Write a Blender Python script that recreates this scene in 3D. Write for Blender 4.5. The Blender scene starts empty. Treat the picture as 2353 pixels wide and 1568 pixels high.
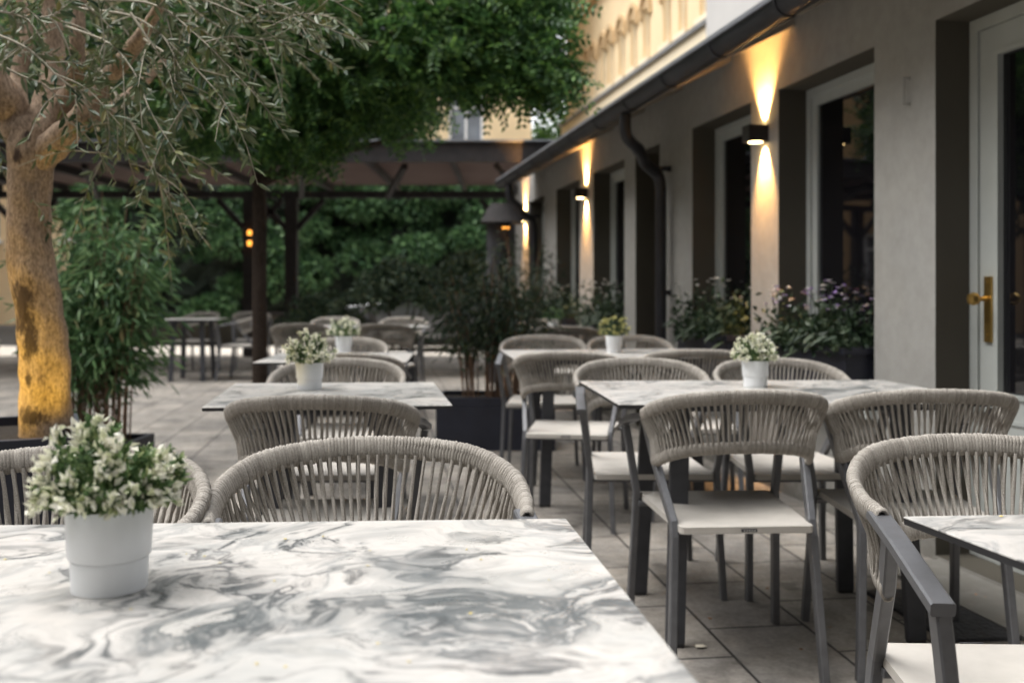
import bpy, math, random
import numpy as np
from mathutils import Vector, Matrix
random.seed(7); rng = np.random.default_rng(11)
R = math.radians
scene = bpy.context.scene
col = scene.collection
F = 2287.0; HX = 1176.0; HY = 672.0; CH = 1.10

def at(x, y, d):
    """point seen at (x, y) of a 2352 px wide picture, d metres in front of the camera"""
    return Vector(((x-HX)/F*d, d, CH-(y-HY)/F*d))

# ------------------------------------------------------------------ objects
def tag(o, label=None, cat=None, group=None, kind=None):
    if label: o['label'] = label
    if cat: o['category'] = cat
    if group: o['group'] = group
    if kind: o['kind'] = kind
    return o

def empty(name, loc, rz=0, label=None, cat=None, group=None):
    o = bpy.data.objects.new(name, None); col.objects.link(o)
    o.location = loc; o.rotation_euler = (0, 0, rz); o.empty_display_size = .05
    return tag(o, label, cat, group)

KIDS = {}
class MB:
    def __init__(s): s.v = []; s.f = []; s.n = 0; s.mi = []; s.cur = 0
    def add(s, v, f):
        v = np.asarray(v, dtype=float).reshape(-1, 3)
        s.v.append(v)
        for q in f:
            s.f.append(tuple(int(i)+s.n for i in q)); s.mi.append(s.cur)
        s.n += len(v); return s
    def quads(s, v, idx):
        s.add(v, idx); return s
    def box(s, lo, hi, M=None):
        x0, y0, z0 = lo; x1, y1, z1 = hi
        v = [(x0,y0,z0),(x1,y0,z0),(x1,y1,z0),(x0,y1,z0),(x0,y0,z1),(x1,y0,z1),(x1,y1,z1),(x0,y1,z1)]
        if M is not None: v = [tuple(M @ Vector(p)) for p in v]
        return s.add(v, [(0,3,2,1),(4,5,6,7),(0,1,5,4),(1,2,6,5),(2,3,7,6),(3,0,4,7)])
    def prism(s, pts, z0, z1, ch=0.0):
        """horizontal polygon (counter-clockwise) extruded, with a small chamfer at the top"""
        n = len(pts); c = np.mean(np.array(pts), axis=0)
        def ring(z, k):
            out = []
            for i in range(n):
                p = np.array(pts[i]); a = np.array(pts[i-1])-p; b = np.array(pts[(i+1) % n])-p
                a = a/np.linalg.norm(a); b = b/np.linalg.norm(b)
                q = p+(a+b)*k
                out.append((q[0], q[1], z))
            return out
        v = ring(z0, 0)+ring(z1-ch, 0)+ring(z1, ch)
        f = [tuple(reversed(range(n))), tuple(range(2*n, 3*n))]
        for k in range(2):
            for i in range(n):
                j = (i+1) % n
                f.append((k*n+i, k*n+j, (k+1)*n+j, (k+1)*n+i))
        return s.add(v, f)
    def tube(s, path, r, n=8, cap=True, closed=False):
        P = np.array([tuple(p) for p in path], float); m = len(P)
        r = np.full(m, r) if np.isscalar(r) else np.array(r, float)
        T = np.zeros_like(P)
        if closed:
            T = np.roll(P, -1, 0)-np.roll(P, 1, 0)
        else:
            T[1:-1] = P[2:]-P[:-2]; T[0] = P[1]-P[0]; T[-1] = P[-1]-P[-2]
        T /= np.maximum(np.linalg.norm(T, axis=1), 1e-9)[:, None]
        ref = np.array((0, 0, 1.)) if abs(T[0][2]) < .9 else np.array((1., 0, 0))
        a = np.cross(T[0], ref); a /= np.linalg.norm(a)
        ang = np.arange(n)*2*math.pi/n
        V = []
        for i in range(m):
            a = a-T[i]*np.dot(a, T[i]); a /= max(np.linalg.norm(a), 1e-9)
            b = np.cross(T[i], a)
            V.append(P[i]+r[i]*(np.cos(ang)[:, None]*a+np.sin(ang)[:, None]*b))
        f = []
        for i in range(m if closed else m-1):
            i2 = (i+1) % m
            for k in range(n):
                k2 = (k+1) % n
                f.append((i*n+k, i*n+k2, i2*n+k2, i2*n+k))
        if cap and not closed:
            f.append(tuple(reversed(range(n)))); f.append(tuple((m-1)*n+k for k in range(n)))
        return s.add(np.concatenate(V), f)
    def bar(s, path, w, h, side=(1, 0, 0), ch=.003):
        """flat bar swept along a path; w along 'side', h across"""
        P = np.array([tuple(p) for p in path], float); m = len(P)
        T = np.zeros_like(P); T[1:-1] = P[2:]-P[:-2]; T[0] = P[1]-P[0]; T[-1] = P[-1]-P[-2]
        T /= np.linalg.norm(T, axis=1)[:, None]
        sd = np.array(side, float)
        prof = [(-w/2+ch, -h/2), (w/2-ch, -h/2), (w/2, -h/2+ch), (w/2, h/2-ch), (w/2-ch, h/2), (-w/2+ch, h/2), (-w/2, h/2-ch), (-w/2, -h/2+ch)]
        V = []; n = 8
        for i in range(m):
            a = sd-T[i]*np.dot(sd, T[i]); a /= np.linalg.norm(a); b = np.cross(T[i], a)
            for (u, q) in prof: V.append(P[i]+u*a+q*b)
        f = []
        for i in range(m-1):
            for k in range(n):
                k2 = (k+1) % n
                f.append((i*n+k, i*n+k2, (i+1)*n+k2, (i+1)*n+k))
        f.append(tuple(reversed(range(n)))); f.append(tuple((m-1)*n+k for k in range(n)))
        return s.add(V, f)
    def lathe(s, prof, c=(0, 0, 0), n=32):
        V = []; m = len(prof)
        for (r, z) in prof:
            for k in range(n):
                a = 2*math.pi*k/n; V.append((c[0]+r*math.cos(a), c[1]+r*math.sin(a), c[2]+z))
        f = []
        for i in range(m-1):
            for k in range(n):
                k2 = (k+1) % n; f.append((i*n+k, i*n+k2, (i+1)*n+k2, (i+1)*n+k))
        if prof[0][0] > 1e-5: f.append(tuple(reversed(range(n))))
        if prof[-1][0] > 1e-5: f.append(tuple((m-1)*n+k for k in range(n)))
        return s.add(V, f)
    def build(s, name, mat, parent=None, smooth=False):
        me = bpy.data.meshes.new(name)
        V = np.concatenate(s.v) if s.v else np.zeros((0, 3))
        me.from_pydata(V.tolist(), [], s.f)
        mats = mat if isinstance(mat, (list, tuple)) else [mat]
        for m in mats: me.materials.append(m)
        if len(mats) > 1: me.polygons.foreach_set('material_index', s.mi)
        if smooth: me.polygons.foreach_set('use_smooth', [True]*len(me.polygons))
        me.update()
        o = bpy.data.objects.new(name, me); col.objects.link(o)
        if parent is not None:
            o.parent = parent; KIDS.setdefault(parent.name, []).append(o)
        return o

def smooth_angle(o, deg=35):
    me = o.data
    me.polygons.foreach_set('use_smooth', [True]*len(me.polygons))
    try: me.set_sharp_from_angle(angle=R(deg))
    except Exception: pass
    return o

def copy_tree(o, parent=None):
    c = o.copy(); col.objects.link(c); c.parent = parent
    for ch in KIDS.get(o.name, []):
        k = copy_tree(ch, c); KIDS.setdefault(c.name, []).append(k)
    return c

# ------------------------------------------------------------------ leaves
def unit(a): return a/np.maximum(np.linalg.norm(a, axis=1), 1e-9)[:, None]
def leaves(mb, C, D, N, L, W, kind='diamond', fold=.15, droop=.0):
    C = np.asarray(C, float); D = unit(np.asarray(D, float)); n = len(C)
    if n == 0: return
    S = unit(np.cross(D, np.asarray(N, float))); U = np.cross(S, D)
    L = (np.zeros(n)+L)[:, None]; W = (np.zeros(n)+W)[:, None]
    if kind == 'diamond':
        V = np.stack([C, C+D*L*.45+S*W*.5+U*W*fold, C+D*L-U*L*droop, C+D*L*.45-S*W*.5+U*W*fold], 1)
        k = 4; base = [(0, 1, 2, 3)]
    else:
        V = np.stack([C, C+D*L*.32+S*W*.46+U*W*fold, C+D*L*.32-S*W*.46+U*W*fold,
                      C+D*L*.7+S*W*.36+U*W*fold-U*L*droop*.4, C+D*L*.7-S*W*.36+U*W*fold-U*L*droop*.4, C+D*L-U*L*droop], 1)
        k = 6; base = [(0, 1, 3, 5), (0, 5, 4, 2)]
    off = np.arange(n)*k
    fs = []
    for b in base:
        fs.append(off[:, None]+np.array(b)[None, :])
    F_ = np.concatenate(fs)
    mb.v.append(V.reshape(-1, 3)); s0 = mb.n
    mb.f.extend(map(tuple, (F_+s0).tolist())); mb.mi.extend([mb.cur]*len(F_)); mb.n += n*k

def rdir(n, zb=0.):
    v = rng.normal(size=(n, 3)); v[:, 2] += zb; return unit(v)

# ------------------------------------------------------------------ materials
class NT:
    def __init__(s, name):
        s.m = bpy.data.materials.new(name); s.m.use_nodes = True; s.t = s.m.node_tree
        s.t.nodes.clear(); s.out = s.n('ShaderNodeOutputMaterial')
    def n(s, typ, **kw):
        o = s.t.nodes.new(typ)
        for k, v in kw.items(): setattr(o, k, v)
        return o
    def l(s, a, b): s.t.links.new(a, b)
    def noise(s, vec, scale, detail=4, rough=.55, dist=0.):
        o = s.n('ShaderNodeTexNoise'); o.inputs['Scale'].default_value = scale; o.inputs['Detail'].default_value = detail
        o.inputs['Roughness'].default_value = rough; o.inputs['Distortion'].default_value = dist
        if vec is not None: s.l(vec, o.inputs['Vector'])
        return o
    def ramp(s, fac, stops, interp='LINEAR'):
        o = s.n('ShaderNodeValToRGB'); cr = o.color_ramp; cr.interpolation = interp
        while len(cr.elements) > 1: cr.elements.remove(cr.elements[-1])
        for i, (p, c) in enumerate(stops):
            e = cr.elements[0] if i == 0 else cr.elements.new(p)
            e.position = p; e.color = (c[0], c[1], c[2], 1) if len(c) == 3 else c
        s.l(fac, o.inputs['Fac']); return o
    def mix(s, fac, a, b, mode='MIX'):
        o = s.n('ShaderNodeMix', data_type='RGBA', blend_type=mode)
        for (inp, v) in ((o.inputs[0], fac), (o.inputs[6], a), (o.inputs[7], b)):
            if hasattr(v, 'links') or isinstance(v, bpy.types.NodeSocket): s.l(v, inp)
            elif isinstance(v, (int, float)): inp.default_value = v
            else: inp.default_value = (v[0], v[1], v[2], 1)
        return o.outputs[2]
    def mapping(s, vec, loc=(0, 0, 0), rot=(0, 0, 0), scale=(1, 1, 1)):
        o = s.n('ShaderNodeMapping'); o.inputs['Location'].default_value = loc; o.inputs['Rotation'].default_value = rot
        o.inputs['Scale'].default_value = scale; s.l(vec, o.inputs['Vector']); return o.outputs[0]
    def principled(s, color=None, rough=.6, metal=0., spec=.5, normal=None):
        b = s.n('ShaderNodeBsdfPrincipled')
        if color is not None:
            if isinstance(color, bpy.types.NodeSocket): s.l(color, b.inputs['Base Color'])
            else: b.inputs['Base Color'].default_value = (*color, 1)
        if isinstance(rough, bpy.types.NodeSocket): s.l(rough, b.inputs['Roughness'])
        else: b.inputs['Roughness'].default_value = rough
        b.inputs['Metallic'].default_value = metal
        b.inputs['Specular IOR Level'].default_value = spec
        if normal is not None: s.l(normal, b.inputs['Normal'])
        return b
    def bump(s, h, strength=.3, dist=.01):
        o = s.n('ShaderNodeBump'); o.inputs['Strength'].default_value = strength; o.inputs['Distance'].default_value = dist
        s.l(h, o.inputs['Height']); return o.outputs[0]
    def obj(s): return s.n('ShaderNodeTexCoord').outputs['Object']
    def pos(s): return s.n('ShaderNodeNewGeometry').outputs['Position']
    def end(s, sh): s.l(sh, s.out.inputs['Surface']); return s.m

def simple(name, c, rough=.6, var=.18, scale=12., bump=.0, bscale=80., metal=0., spec=.5, dist=.004):
    t = NT(name); p = t.obj()
    n = t.noise(p, scale, 5)
    lo = tuple(x*(1-var) for x in c); hi = tuple(min(1, x*(1+var)) for x in c)
    r = t.ramp(n.outputs['Fac'], [(.3, lo), (.7, hi)])
    nm = t.bump(t.noise(p, bscale, 3).outputs['Fac'], bump, dist) if bump else None
    return t.end(t.principled(r.outputs[0], rough, metal, spec, nm).outputs[0])

def leafmat(name, stops, back=None, trans=.25, rough=.5, spec=.4):
    t = NT(name); g = t.n('ShaderNodeNewGeometry')
    r = t.ramp(g.outputs['Random Per Island'], stops)
    c = r.outputs[0]
    if back: c = t.mix(g.outputs['Backfacing'], c, back)
    b = t.principled(c, rough, 0, spec)
    tr = t.n('ShaderNodeBsdfTranslucent'); t.l(c, tr.inputs['Color'])
    m = t.n('ShaderNodeMixShader'); m.inputs[0].default_value = trans
    t.l(b.outputs[0], m.inputs[1]); t.l(tr.outputs[0], m.inputs[2])
    return t.end(m.outputs[0])

def marble():
    t = NT('marble_print'); p = t.obj()
    oi = t.n('ShaderNodeObjectInfo')
    off = t.n('ShaderNodeVectorMath', operation='SCALE'); off.inputs[3].default_value = 13.
    cv = t.n('ShaderNodeCombineXYZ'); t.l(oi.outputs['Random'], cv.inputs[0]); t.l(oi.outputs['Random'], cv.inputs[1])
    t.l(cv.outputs[0], off.inputs[0])
    ad = t.n('ShaderNodeVectorMath', operation='ADD'); t.l(p, ad.inputs[0]); t.l(off.outputs[0], ad.inputs[1])
    q = t.mapping(t.mapping(ad.outputs[0], rot=(0, 0, R(-33))), scale=(1., 1.55, 1))
    def warp(vec, scale, amt, det=4):
        w = t.noise(vec, scale, det, .5); c = t.n('ShaderNodeVectorMath', operation='SUBTRACT'); c.inputs[1].default_value = (.5, .5, .5); t.l(w.outputs['Color'], c.inputs[0])
        k = t.n('ShaderNodeVectorMath', operation='SCALE'); k.inputs[3].default_value = amt; t.l(c.outputs[0], k.inputs[0])
        o = t.n('ShaderNodeVectorMath', operation='ADD'); t.l(vec, o.inputs[0]); t.l(k.outputs[0], o.inputs[1]); return o.outputs[0]
    q2 = warp(warp(q, 1.5, 1.5, 3), 3.2, .42, 4)
    white = (.56, .537, .505); pale = (.475, .465, .445); grey = (.30, .302, .295); cream = (.52, .465, .41); slate = (.055, .062, .066)
    # flowing bands
    a = t.noise(q2, 1.35, 9, .56)
    base = t.ramp(a.outputs['Fac'], [(.28, pale), (.35, grey), (.375, (.15, .155, .156)), (.388, (.43, .425, .41)), (.44, white), (.47, (.54, .522, .495)), (.492, (.37, .37, .36)), (.51, (.50, .49, .465)), (.545, white), (.585, pale), (.60, (.20, .206, .205)), (.612, grey), (.66, pale), (.72, white)])
    # fine parallel streaks that follow the same flow
    sv = t.noise(t.mapping(q2, scale=(1.0, 7.5, 1)), 2.6, 7, .6)
    c0 = t.mix(.5, base.outputs[0], t.ramp(sv.outputs['Fac'], [(.36, (.62, .62, .615)), (.47, (1.04, 1.03, 1.02)), (.55, (1, 1, 1)), (.60, (.80, .80, .79)), (.66, (1.05, 1.04, 1.03))]).outputs[0], 'MULTIPLY')
    # broad grey washes
    ws = t.noise(q, 1.05, 4, .5)
    c0 = t.mix(t.ramp(ws.outputs['Fac'], [(.52, (0, 0, 0)), (.66, (.55, .55, .55))]).outputs[0], c0, (.28, .288, .286))
    b = t.noise(q2, 2.0, 9, .6, .4)
    v = t.n('ShaderNodeMath', operation='SUBTRACT'); v.inputs[1].default_value = .5; t.l(b.outputs['Fac'], v.inputs[0])
    ab = t.n('ShaderNodeMath', operation='ABSOLUTE'); t.l(v.outputs[0], ab.inputs[0])
    vein = t.ramp(ab.outputs[0], [(.0, (1, 1, 1)), (.009, (.8, .8, .8)), (.022, (.25, .25, .25)), (.05, (0, 0, 0))])
    pm = t.ramp(t.noise(q, 2.1, 4).outputs['Fac'], [(.42, (0, 0, 0)), (.56, (.95, .95, .95))])
    vm = t.mix(1.0, vein.outputs[0], pm.outputs[0], 'MULTIPLY')
    c1 = t.mix(vm, c0, slate)
    d = t.noise(q2, 1.25, 9, .58, .2)
    pool = t.ramp(d.outputs['Fac'], [(.575, (0, 0, 0)), (.62, (.3, .3, .3)), (.648, (.9, .9, .9)), (.655, (.08, .08, .08)), (.71, (.03, .03, .03)), (.75, (.5, .5, .5))])
    c2 = t.mix(pool.outputs[0], c1, (.095, .108, .113))
    f = t.noise(ad.outputs[0], 14, 6, .7)
    c3 = t.mix(t.ramp(f.outputs['Fac'], [(.52, (0, 0, 0)), (.8, (.35, .35, .35))]).outputs[0], c2, cream)
    rg = t.ramp(f.outputs['Fac'], [(.3, (.24, .24, .24)), (.7, (.40, .40, .40))])
    return t.end(t.principled(c3, rg.outputs[0], 0, .4).outputs[0])

def paving():
    t = NT('concrete_slabs'); p = t.pos()
    q = t.mapping(p, loc=(.1, .07, 0), rot=(0, 0, R(-97.5)))
    br = t.n('ShaderNodeTexBrick'); br.offset = .5
    t.l(q, br.inputs['Vector']); br.inputs['Scale'].default_value = 1.
    br.inputs['Mortar Size'].default_value = .006; br.inputs['Mortar Smooth'].default_value = .3; br.inputs['Brick Width'].default_value = .5; br.inputs['Row Height'].default_value = .33
    br.inputs['Color1'].default_value = (.33, .307, .277, 1); br.inputs['Color2'].default_value = (.255, .24, .222, 1); br.inputs['Mortar'].default_value = (.045, .042, .04, 1)
    n1 = t.noise(p, 2.2, 6, .62); n2 = t.noise(p, 60, 4, .7); n3 = t.noise(p, 9, 6, .65)
    c = t.mix(.75, br.outputs['Color'], t.ramp(n1.outputs['Fac'], [(.32, (.45, .45, .46)), (.66, (1.25, 1.22, 1.16))]).outputs[0], 'MULTIPLY')
    c = t.mix(.7, c, t.ramp(n3.outputs['Fac'], [(.35, (.62, .6, .58)), (.6, (1.1, 1.1, 1.1))]).outputs[0], 'MULTIPLY')
    c = t.mix(.5, c, t.ramp(n2.outputs['Fac'], [(.35, (.6, .6, .6)), (.65, (1.25, 1.25, 1.25))]).outputs[0], 'MULTIPLY')
    vo = t.n('ShaderNodeTexVoronoi'); vo.inputs['Scale'].default_value = 3.3; t.l(p, vo.inputs['Vector'])
    st = t.n('ShaderNodeMath', operation='MULTIPLY_ADD'); st.inputs[1].default_value = .55; t.l(n3.outputs['Fac'], st.inputs[0]); t.l(vo.outputs['Distance'], st.inputs[2])
    c = t.mix(t.ramp(st.outputs[0], [(.40, (.55, .55, .55)), (.47, (0, 0, 0))]).outputs[0], c, (.075, .068, .06))
    h = t.mix(.12, br.outputs['Fac'], n2.outputs['Fac'])
    inv = t.n('ShaderNodeMath', operation='SUBTRACT'); inv.inputs[0].default_value = 1.; t.l(h, inv.inputs[1])
    return t.end(t.principled(c, .75, 0, .35, t.bump(inv.outputs[0], .5, .006)).outputs[0])

def bark(name, c0, c1, c2, sc=1., scars=()):
    t = NT(name); p = t.obj()
    q = t.mapping(p, scale=(1, 1, .22))
    n = t.noise(q, 46*sc, 8, .68, .5); m = t.noise(p, 6*sc, 5, .6); fine = t.noise(t.mapping(p, scale=(1, 1, .5)), 130*sc, 4, .7)
    c = t.mix(t.ramp(m.outputs['Fac'], [(.35, (0, 0, 0)), (.65, (.75, .75, .75))]).outputs[0], t.ramp(n.outputs['Fac'], [(.32, c0), (.66, c1)]).outputs[0], c1)
    c = t.mix(.8, c, t.ramp(fine.outputs['Fac'], [(.34, (.34, .32, .30)), (.58, (1.2, 1.2, 1.2))]).outputs[0], 'MULTIPLY')
    h = n.outputs['Fac']
    for (x, y, z, rx, rz) in scars:
        mp = t.mapping(p, loc=(-x/rx, -y/.2, -z/rz), scale=(1/rx, 1/.2, 1/rz))
        ln = t.n('ShaderNodeVectorMath', operation='LENGTH'); t.l(mp, ln.inputs[0])
        w = t.noise(t.mapping(p, scale=(1, 1, .45)), 38, 7, .72)
        ad = t.n('ShaderNodeMath', operation='MULTIPLY_ADD'); ad.inputs[1].default_value = 2.6; t.l(w.outputs['Fac'], ad.inputs[0]); t.l(ln.outputs['Value'], ad.inputs[2])
        s2 = t.n('ShaderNodeMath', operation='SUBTRACT'); s2.inputs[1].default_value = 1.12; t.l(ad.outputs[0], s2.inputs[0])
        k = t.ramp(s2.outputs[0], [(.55, (.96, .96, .96)), (.80, (.55, .55, .55)), (1., (0, 0, 0))])
        c = t.mix(k.outputs[0], c, t.mix(w.outputs['Fac'], c2, (c2[0]*2.4, c2[1]*2.2, c2[2]*2)))
    return t.end(t.principled(c, .82, 0, .2, t.bump(h, .75, .014)).outputs[0])

M = {}
M['rope'] = None
def ropemat():
    t = NT('taupe_rope'); p = t.obj()
    g = t.n('ShaderNodeNewGeometry')
    isl = t.ramp(g.outputs['Random Per Island'], [(0, (.295, .272, .242)), (.5, (.35, .325, .29)), (1, (.395, .367, .33))])
    n = t.noise(p, 420, 2, .6)
    c = t.mix(.38, isl.outputs[0], t.ramp(n.outputs['Fac'], [(.35, (.45, .44, .43)), (.62, (1.25, 1.25, 1.25))]).outputs[0], 'MULTIPLY')
    return t.end(t.principled(c, .85, 0, .2, t.bump(n.outputs['Fac'], .6, .002)).outputs[0])
M['rope'] = ropemat()
M['alu'] = simple('taupe_aluminium', (.135, .137, .145), .4, .12, 30, .12, 700, .35, .5, .001)
M['seat'] = simple('seat_mesh', (.50, .472, .43), .75, .07, 14, .35, 900, 0, .3, .001)
M['plate'] = simple('dark_plate', (.05, .05, .055), .4, .1)
M['marble'] = marble()
M['core'] = simple('black_core', (.022, .022, .024), .5, .2)
M['tleg'] = simple('anthracite_steel', (.055, .057, .065), .5, .15, 20, .1, 500, .2)
M['sticker'] = simple('white_sticker', (.75, .75, .74), .5, .05)
M['pot'] = simple('pale_grey_plastic', (.79, .81, .825), .48, .06, 9, .06, 300, 0, .4)
M['soil'] = simple('dark_soil', (.03, .024, .018), .9, .4, 60, .8, 90, 0, .2, .01)
M['planter'] = simple('anthracite_planter', (.018, .02, .032), .5, .2, 8)
M['paving'] = paving()
M['wall'] = simple('grey_render', (.25, .245, .23), .9, .07, 1.6, .35, 160, 0, .2, .004)
def wallmat():
    t = NT('grey_render'); p = t.obj()
    n1 = t.noise(p, .9, 5, .6); n2 = t.noise(t.mapping(p, scale=(1, 2.6, .8)), 1.4, 6, .65); n3 = t.noise(p, 150, 4, .7); n4 = t.noise(p, 14, 5, .65)
    c = t.ramp(n1.outputs['Fac'], [(.3, (.288, .282, .266)), (.7, (.352, .346, .326))]).outputs[0]
    c = t.mix(.2, c, t.ramp(n2.outputs['Fac'], [(.36, (.72, .71, .69)), (.55, (1.04, 1.04, 1.04))]).outputs[0], 'MULTIPLY')
    c = t.mix(.35, c, t.ramp(n4.outputs['Fac'], [(.34, (.78, .77, .75)), (.6, (1.08, 1.08, 1.08))]).outputs[0], 'MULTIPLY')
    sp = t.n('ShaderNodeSeparateXYZ'); t.l(p, sp.inputs[0])
    ad = t.n('ShaderNodeMath', operation='MULTIPLY_ADD'); ad.inputs[1].default_value = .35; t.l(n4.outputs['Fac'], ad.inputs[0]); t.l(sp.outputs['Z'], ad.inputs[2])
    c = t.mix(t.ramp(ad.outputs[0], [(.2, (.6, .6, .6)), (.42, (0, 0, 0))]).outputs[0], c, (.13, .12, .10))
    return t.end(t.principled(c, .9, 0, .2, t.bump(t.mix(.5, n3.outputs['Fac'], n4.outputs['Fac']), .4, .006)).outputs[0])
M['wall'] = wallmat()
M['soffit'] = simple('painted_soffit', (.28, .25, .21), .8, .1, 3)
M['frame'] = simple('pale_grey_paint', (.42, .44, .42), .45, .05, 6, .08, 60, 0, .4)
M['gutter'] = simple('dark_zinc', (.022, .022, .027), .45, .3, 7, .1, 40, .2, .5)
M['roofmetal'] = simple('grey_roof_sheet', (.22, .23, .25), .5, .2, 5, .1, 30, .3)
M['brass'] = simple('aged_brass', (.52, .34, .11), .3, .15, 20, .05, 60, .9)
M['lamp'] = simple('black_lamp_housing', (.012, .012, .013), .45, .2)
M['yellow'] = simple('yellow_render', (.80, .64, .41), .9, .08, .8, .2, 20, 0, .2)
M['yellow2'] = simple('ochre_render', (.50, .34, .18), .9, .08, .8)
M['cream'] = simple('cream_moulding', (.80, .70, .52), .85, .06, 2)
M['ochre'] = simple('ochre_blind', (.60, .43, .24), .7, .08, 2)
M['blockerwall'] = simple('dark_grey_render', (.10, .095, .09), .9, .1, 2)
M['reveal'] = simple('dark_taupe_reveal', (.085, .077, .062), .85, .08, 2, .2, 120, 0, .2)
M['pillar'] = simple('dark_grey_cladding', (.035, .035, .04), .6, .2, 8, .2, 40)
M['whitewall'] = simple('white_render', (.50, .49, .475), .85, .05, 1)
M['wood'] = simple('dark_stained_wood', (.022, .018, .018), .65, .4, 9, .3, 30)
M['pergroof'] = simple('weathered_roof_boards', (.30, .235, .21), .75, .35, 5, .3, 30)
def tboards():
    t = NT('weathered_roof_boards'); n = t.noise(t.mapping(t.obj(), scale=(.3, 3, 1)), 6, 5)
    c = t.ramp(n.outputs['Fac'], [(.3, (.17, .13, .115)), (.7, (.22, .18, .165))]).outputs[0]
    b = t.principled(c, .8, 0, .2); tr = t.n('ShaderNodeBsdfTranslucent'); t.l(c, tr.inputs['Color'])
    m = t.n('ShaderNodeMixShader'); m.inputs[0].default_value = .5; t.l(b.outputs[0], m.inputs[1]); t.l(tr.outputs[0], m.inputs[2])
    return t.end(m.outputs[0])
M['pergroof'] = tboards()
M['whiteframe'] = simple('white_window_paint', (.75, .76, .77), .5, .05)
M['mat'] = simple('black_rubber_mat', (.032, .032, .037), .7, .3, 50, 1., 55, 0, .4, .02)
M['gravel'] = simple('pale_gravel', (.74, .68, .60), .9, .15, 4, .4, 60, 0, .2)
M['asphalt'] = simple('asphalt', (.06, .06, .06), .85, .2, 3, .3, 90)
M['carpaint'] = simple('silver_car_paint', (.34, .35, .36), .16, .02, 3, 0, 1, .7, .6)
M['rubber'] = simple('tyre_rubber', (.015, .015, .015), .8, .2)
M['rim'] = simple('alloy_rim', (.45, .45, .46), .3, .1, 9, 0, 1, .8)
def glass():
    t = NT('dark_window_glass'); n = t.noise(t.obj(), 1.4, 2)
    b = t.principled((.006, .006, .008), .025, 0, .5, t.bump(n.outputs['Fac'], .03, .02)); b.inputs['IOR'].default_value = 1.75
    return t.end(b.outputs[0])
M['glass'] = glass()
def skyglass():
    t = NT('bright_window_glass'); n = t.noise(t.obj(), .8, 3)
    r = t.ramp(n.outputs['Fac'], [(.35, (.03, .035, .045)), (.65, (.12, .14, .17))])
    return t.end(t.principled(r.outputs[0], .08, 0, .8).outputs[0])
M['farglass'] = skyglass()
def glow(name, c, s):
    t = NT(name); e = t.n('ShaderNodeEmission'); e.inputs[0].default_value = (*c, 1); e.inputs[1].default_value = s
    return t.end(e.outputs[0])
M['glow'] = glow('lamp_lens', (1, .68, .30), 9.)
M['glow2'] = glow('amber_lamp_lens', (1, .38, .06), .9)
M['olivebark'] = bark('olive_bark', (.13, .088, .062), (.34, .25, .175), (.022, .015, .013), 1., [(-.045, -.08, .455, .062, .14), (-.018, -.08, .34, .034, .12), (-.005, -.08, .09, .062, .045), (-.022, -.08, .215, .020, .035), (-.055, -.08, .93, .028, .03), (-.03, -.08, 1.0, .02, .03)])
M['twig'] = simple('olive_twig', (.27, .24, .175), .7, .2, 30)
M['darkbark'] = bark('dark_bark', (.022, .016, .013), (.055, .040, .031), (.02, .015, .012), .8)
M['olive'] = leafmat('olive_leaf', [(0, (.028, .055, .032)), (.5, (.06, .095, .038)), (.85, (.13, .15, .05)), (1, (.19, .17, .055))], (.115, .14, .068), .12, .42, .35)
M['robinia'] = leafmat('tree_leaf', [(0, (.026, .07, .024)), (.55, (.06, .14, .038)), (1, (.15, .27, .06))], None, .3)
M['hedge'] = leafmat('hedge_leaf', [(0, (.035, .085, .038)), (.6, (.075, .16, .06)), (1, (.16, .28, .11))], None, .2)
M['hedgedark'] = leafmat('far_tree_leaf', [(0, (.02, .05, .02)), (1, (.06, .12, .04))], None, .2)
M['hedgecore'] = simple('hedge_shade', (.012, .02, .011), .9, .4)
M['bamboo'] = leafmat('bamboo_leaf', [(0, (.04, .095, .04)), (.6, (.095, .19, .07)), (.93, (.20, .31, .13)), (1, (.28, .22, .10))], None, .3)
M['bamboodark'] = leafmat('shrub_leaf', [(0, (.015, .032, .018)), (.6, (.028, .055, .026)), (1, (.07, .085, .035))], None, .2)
M['culm'] = simple('bamboo_culm', (.17, .10, .06), .6, .45, 14)
M['potleaf'] = leafmat('pot_plant_leaf', [(0, (.05, .10, .04)), (.5, (.11, .19, .07)), (.85, (.22, .31, .13)), (1, (.38, .42, .20))], None, .25)
M['potflower'] = leafmat('cream_blossom', [(0, (.62, .66, .42)), (.35, (.84, .83, .67)), (1, (.92, .90, .82))], None, .2)
M['yellowflower'] = leafmat('yellow_blossom', [(0, (.42, .42, .14)), (1, (.72, .68, .32))], None, .2)
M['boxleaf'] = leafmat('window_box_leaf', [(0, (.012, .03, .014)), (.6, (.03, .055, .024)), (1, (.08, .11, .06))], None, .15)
M['boxflower'] = leafmat('violet_white_blossom', [(0, (.20, .09, .34)), (.4, (.34, .22, .50)), (.5, (.8, .78, .76)), (.85, (.8, .78, .7)), (1, (.72, .55, .45))], None, .2)
M['paleflower'] = leafmat('pale_blossom', [(0, (.5, .5, .48)), (1, (.75, .70, .62))], None, .2)
M['petal'] = simple('fallen_blossom', (.62, .50, .16), .8, .3, 50)
M['autumn'] = simple('orange_leaf', (.55, .2, .05), .8, .3, 50)
M['dryleaf'] = simple('pale_dry_leaf', (.6, .55, .45), .8, .2, 50)
M['dryleaf2'] = simple('brown_dry_leaf', (.22, .11, .05), .8, .4, 50)
M['label'] = simple('pale_print', (.45, .44, .42), .6, .05)

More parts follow.
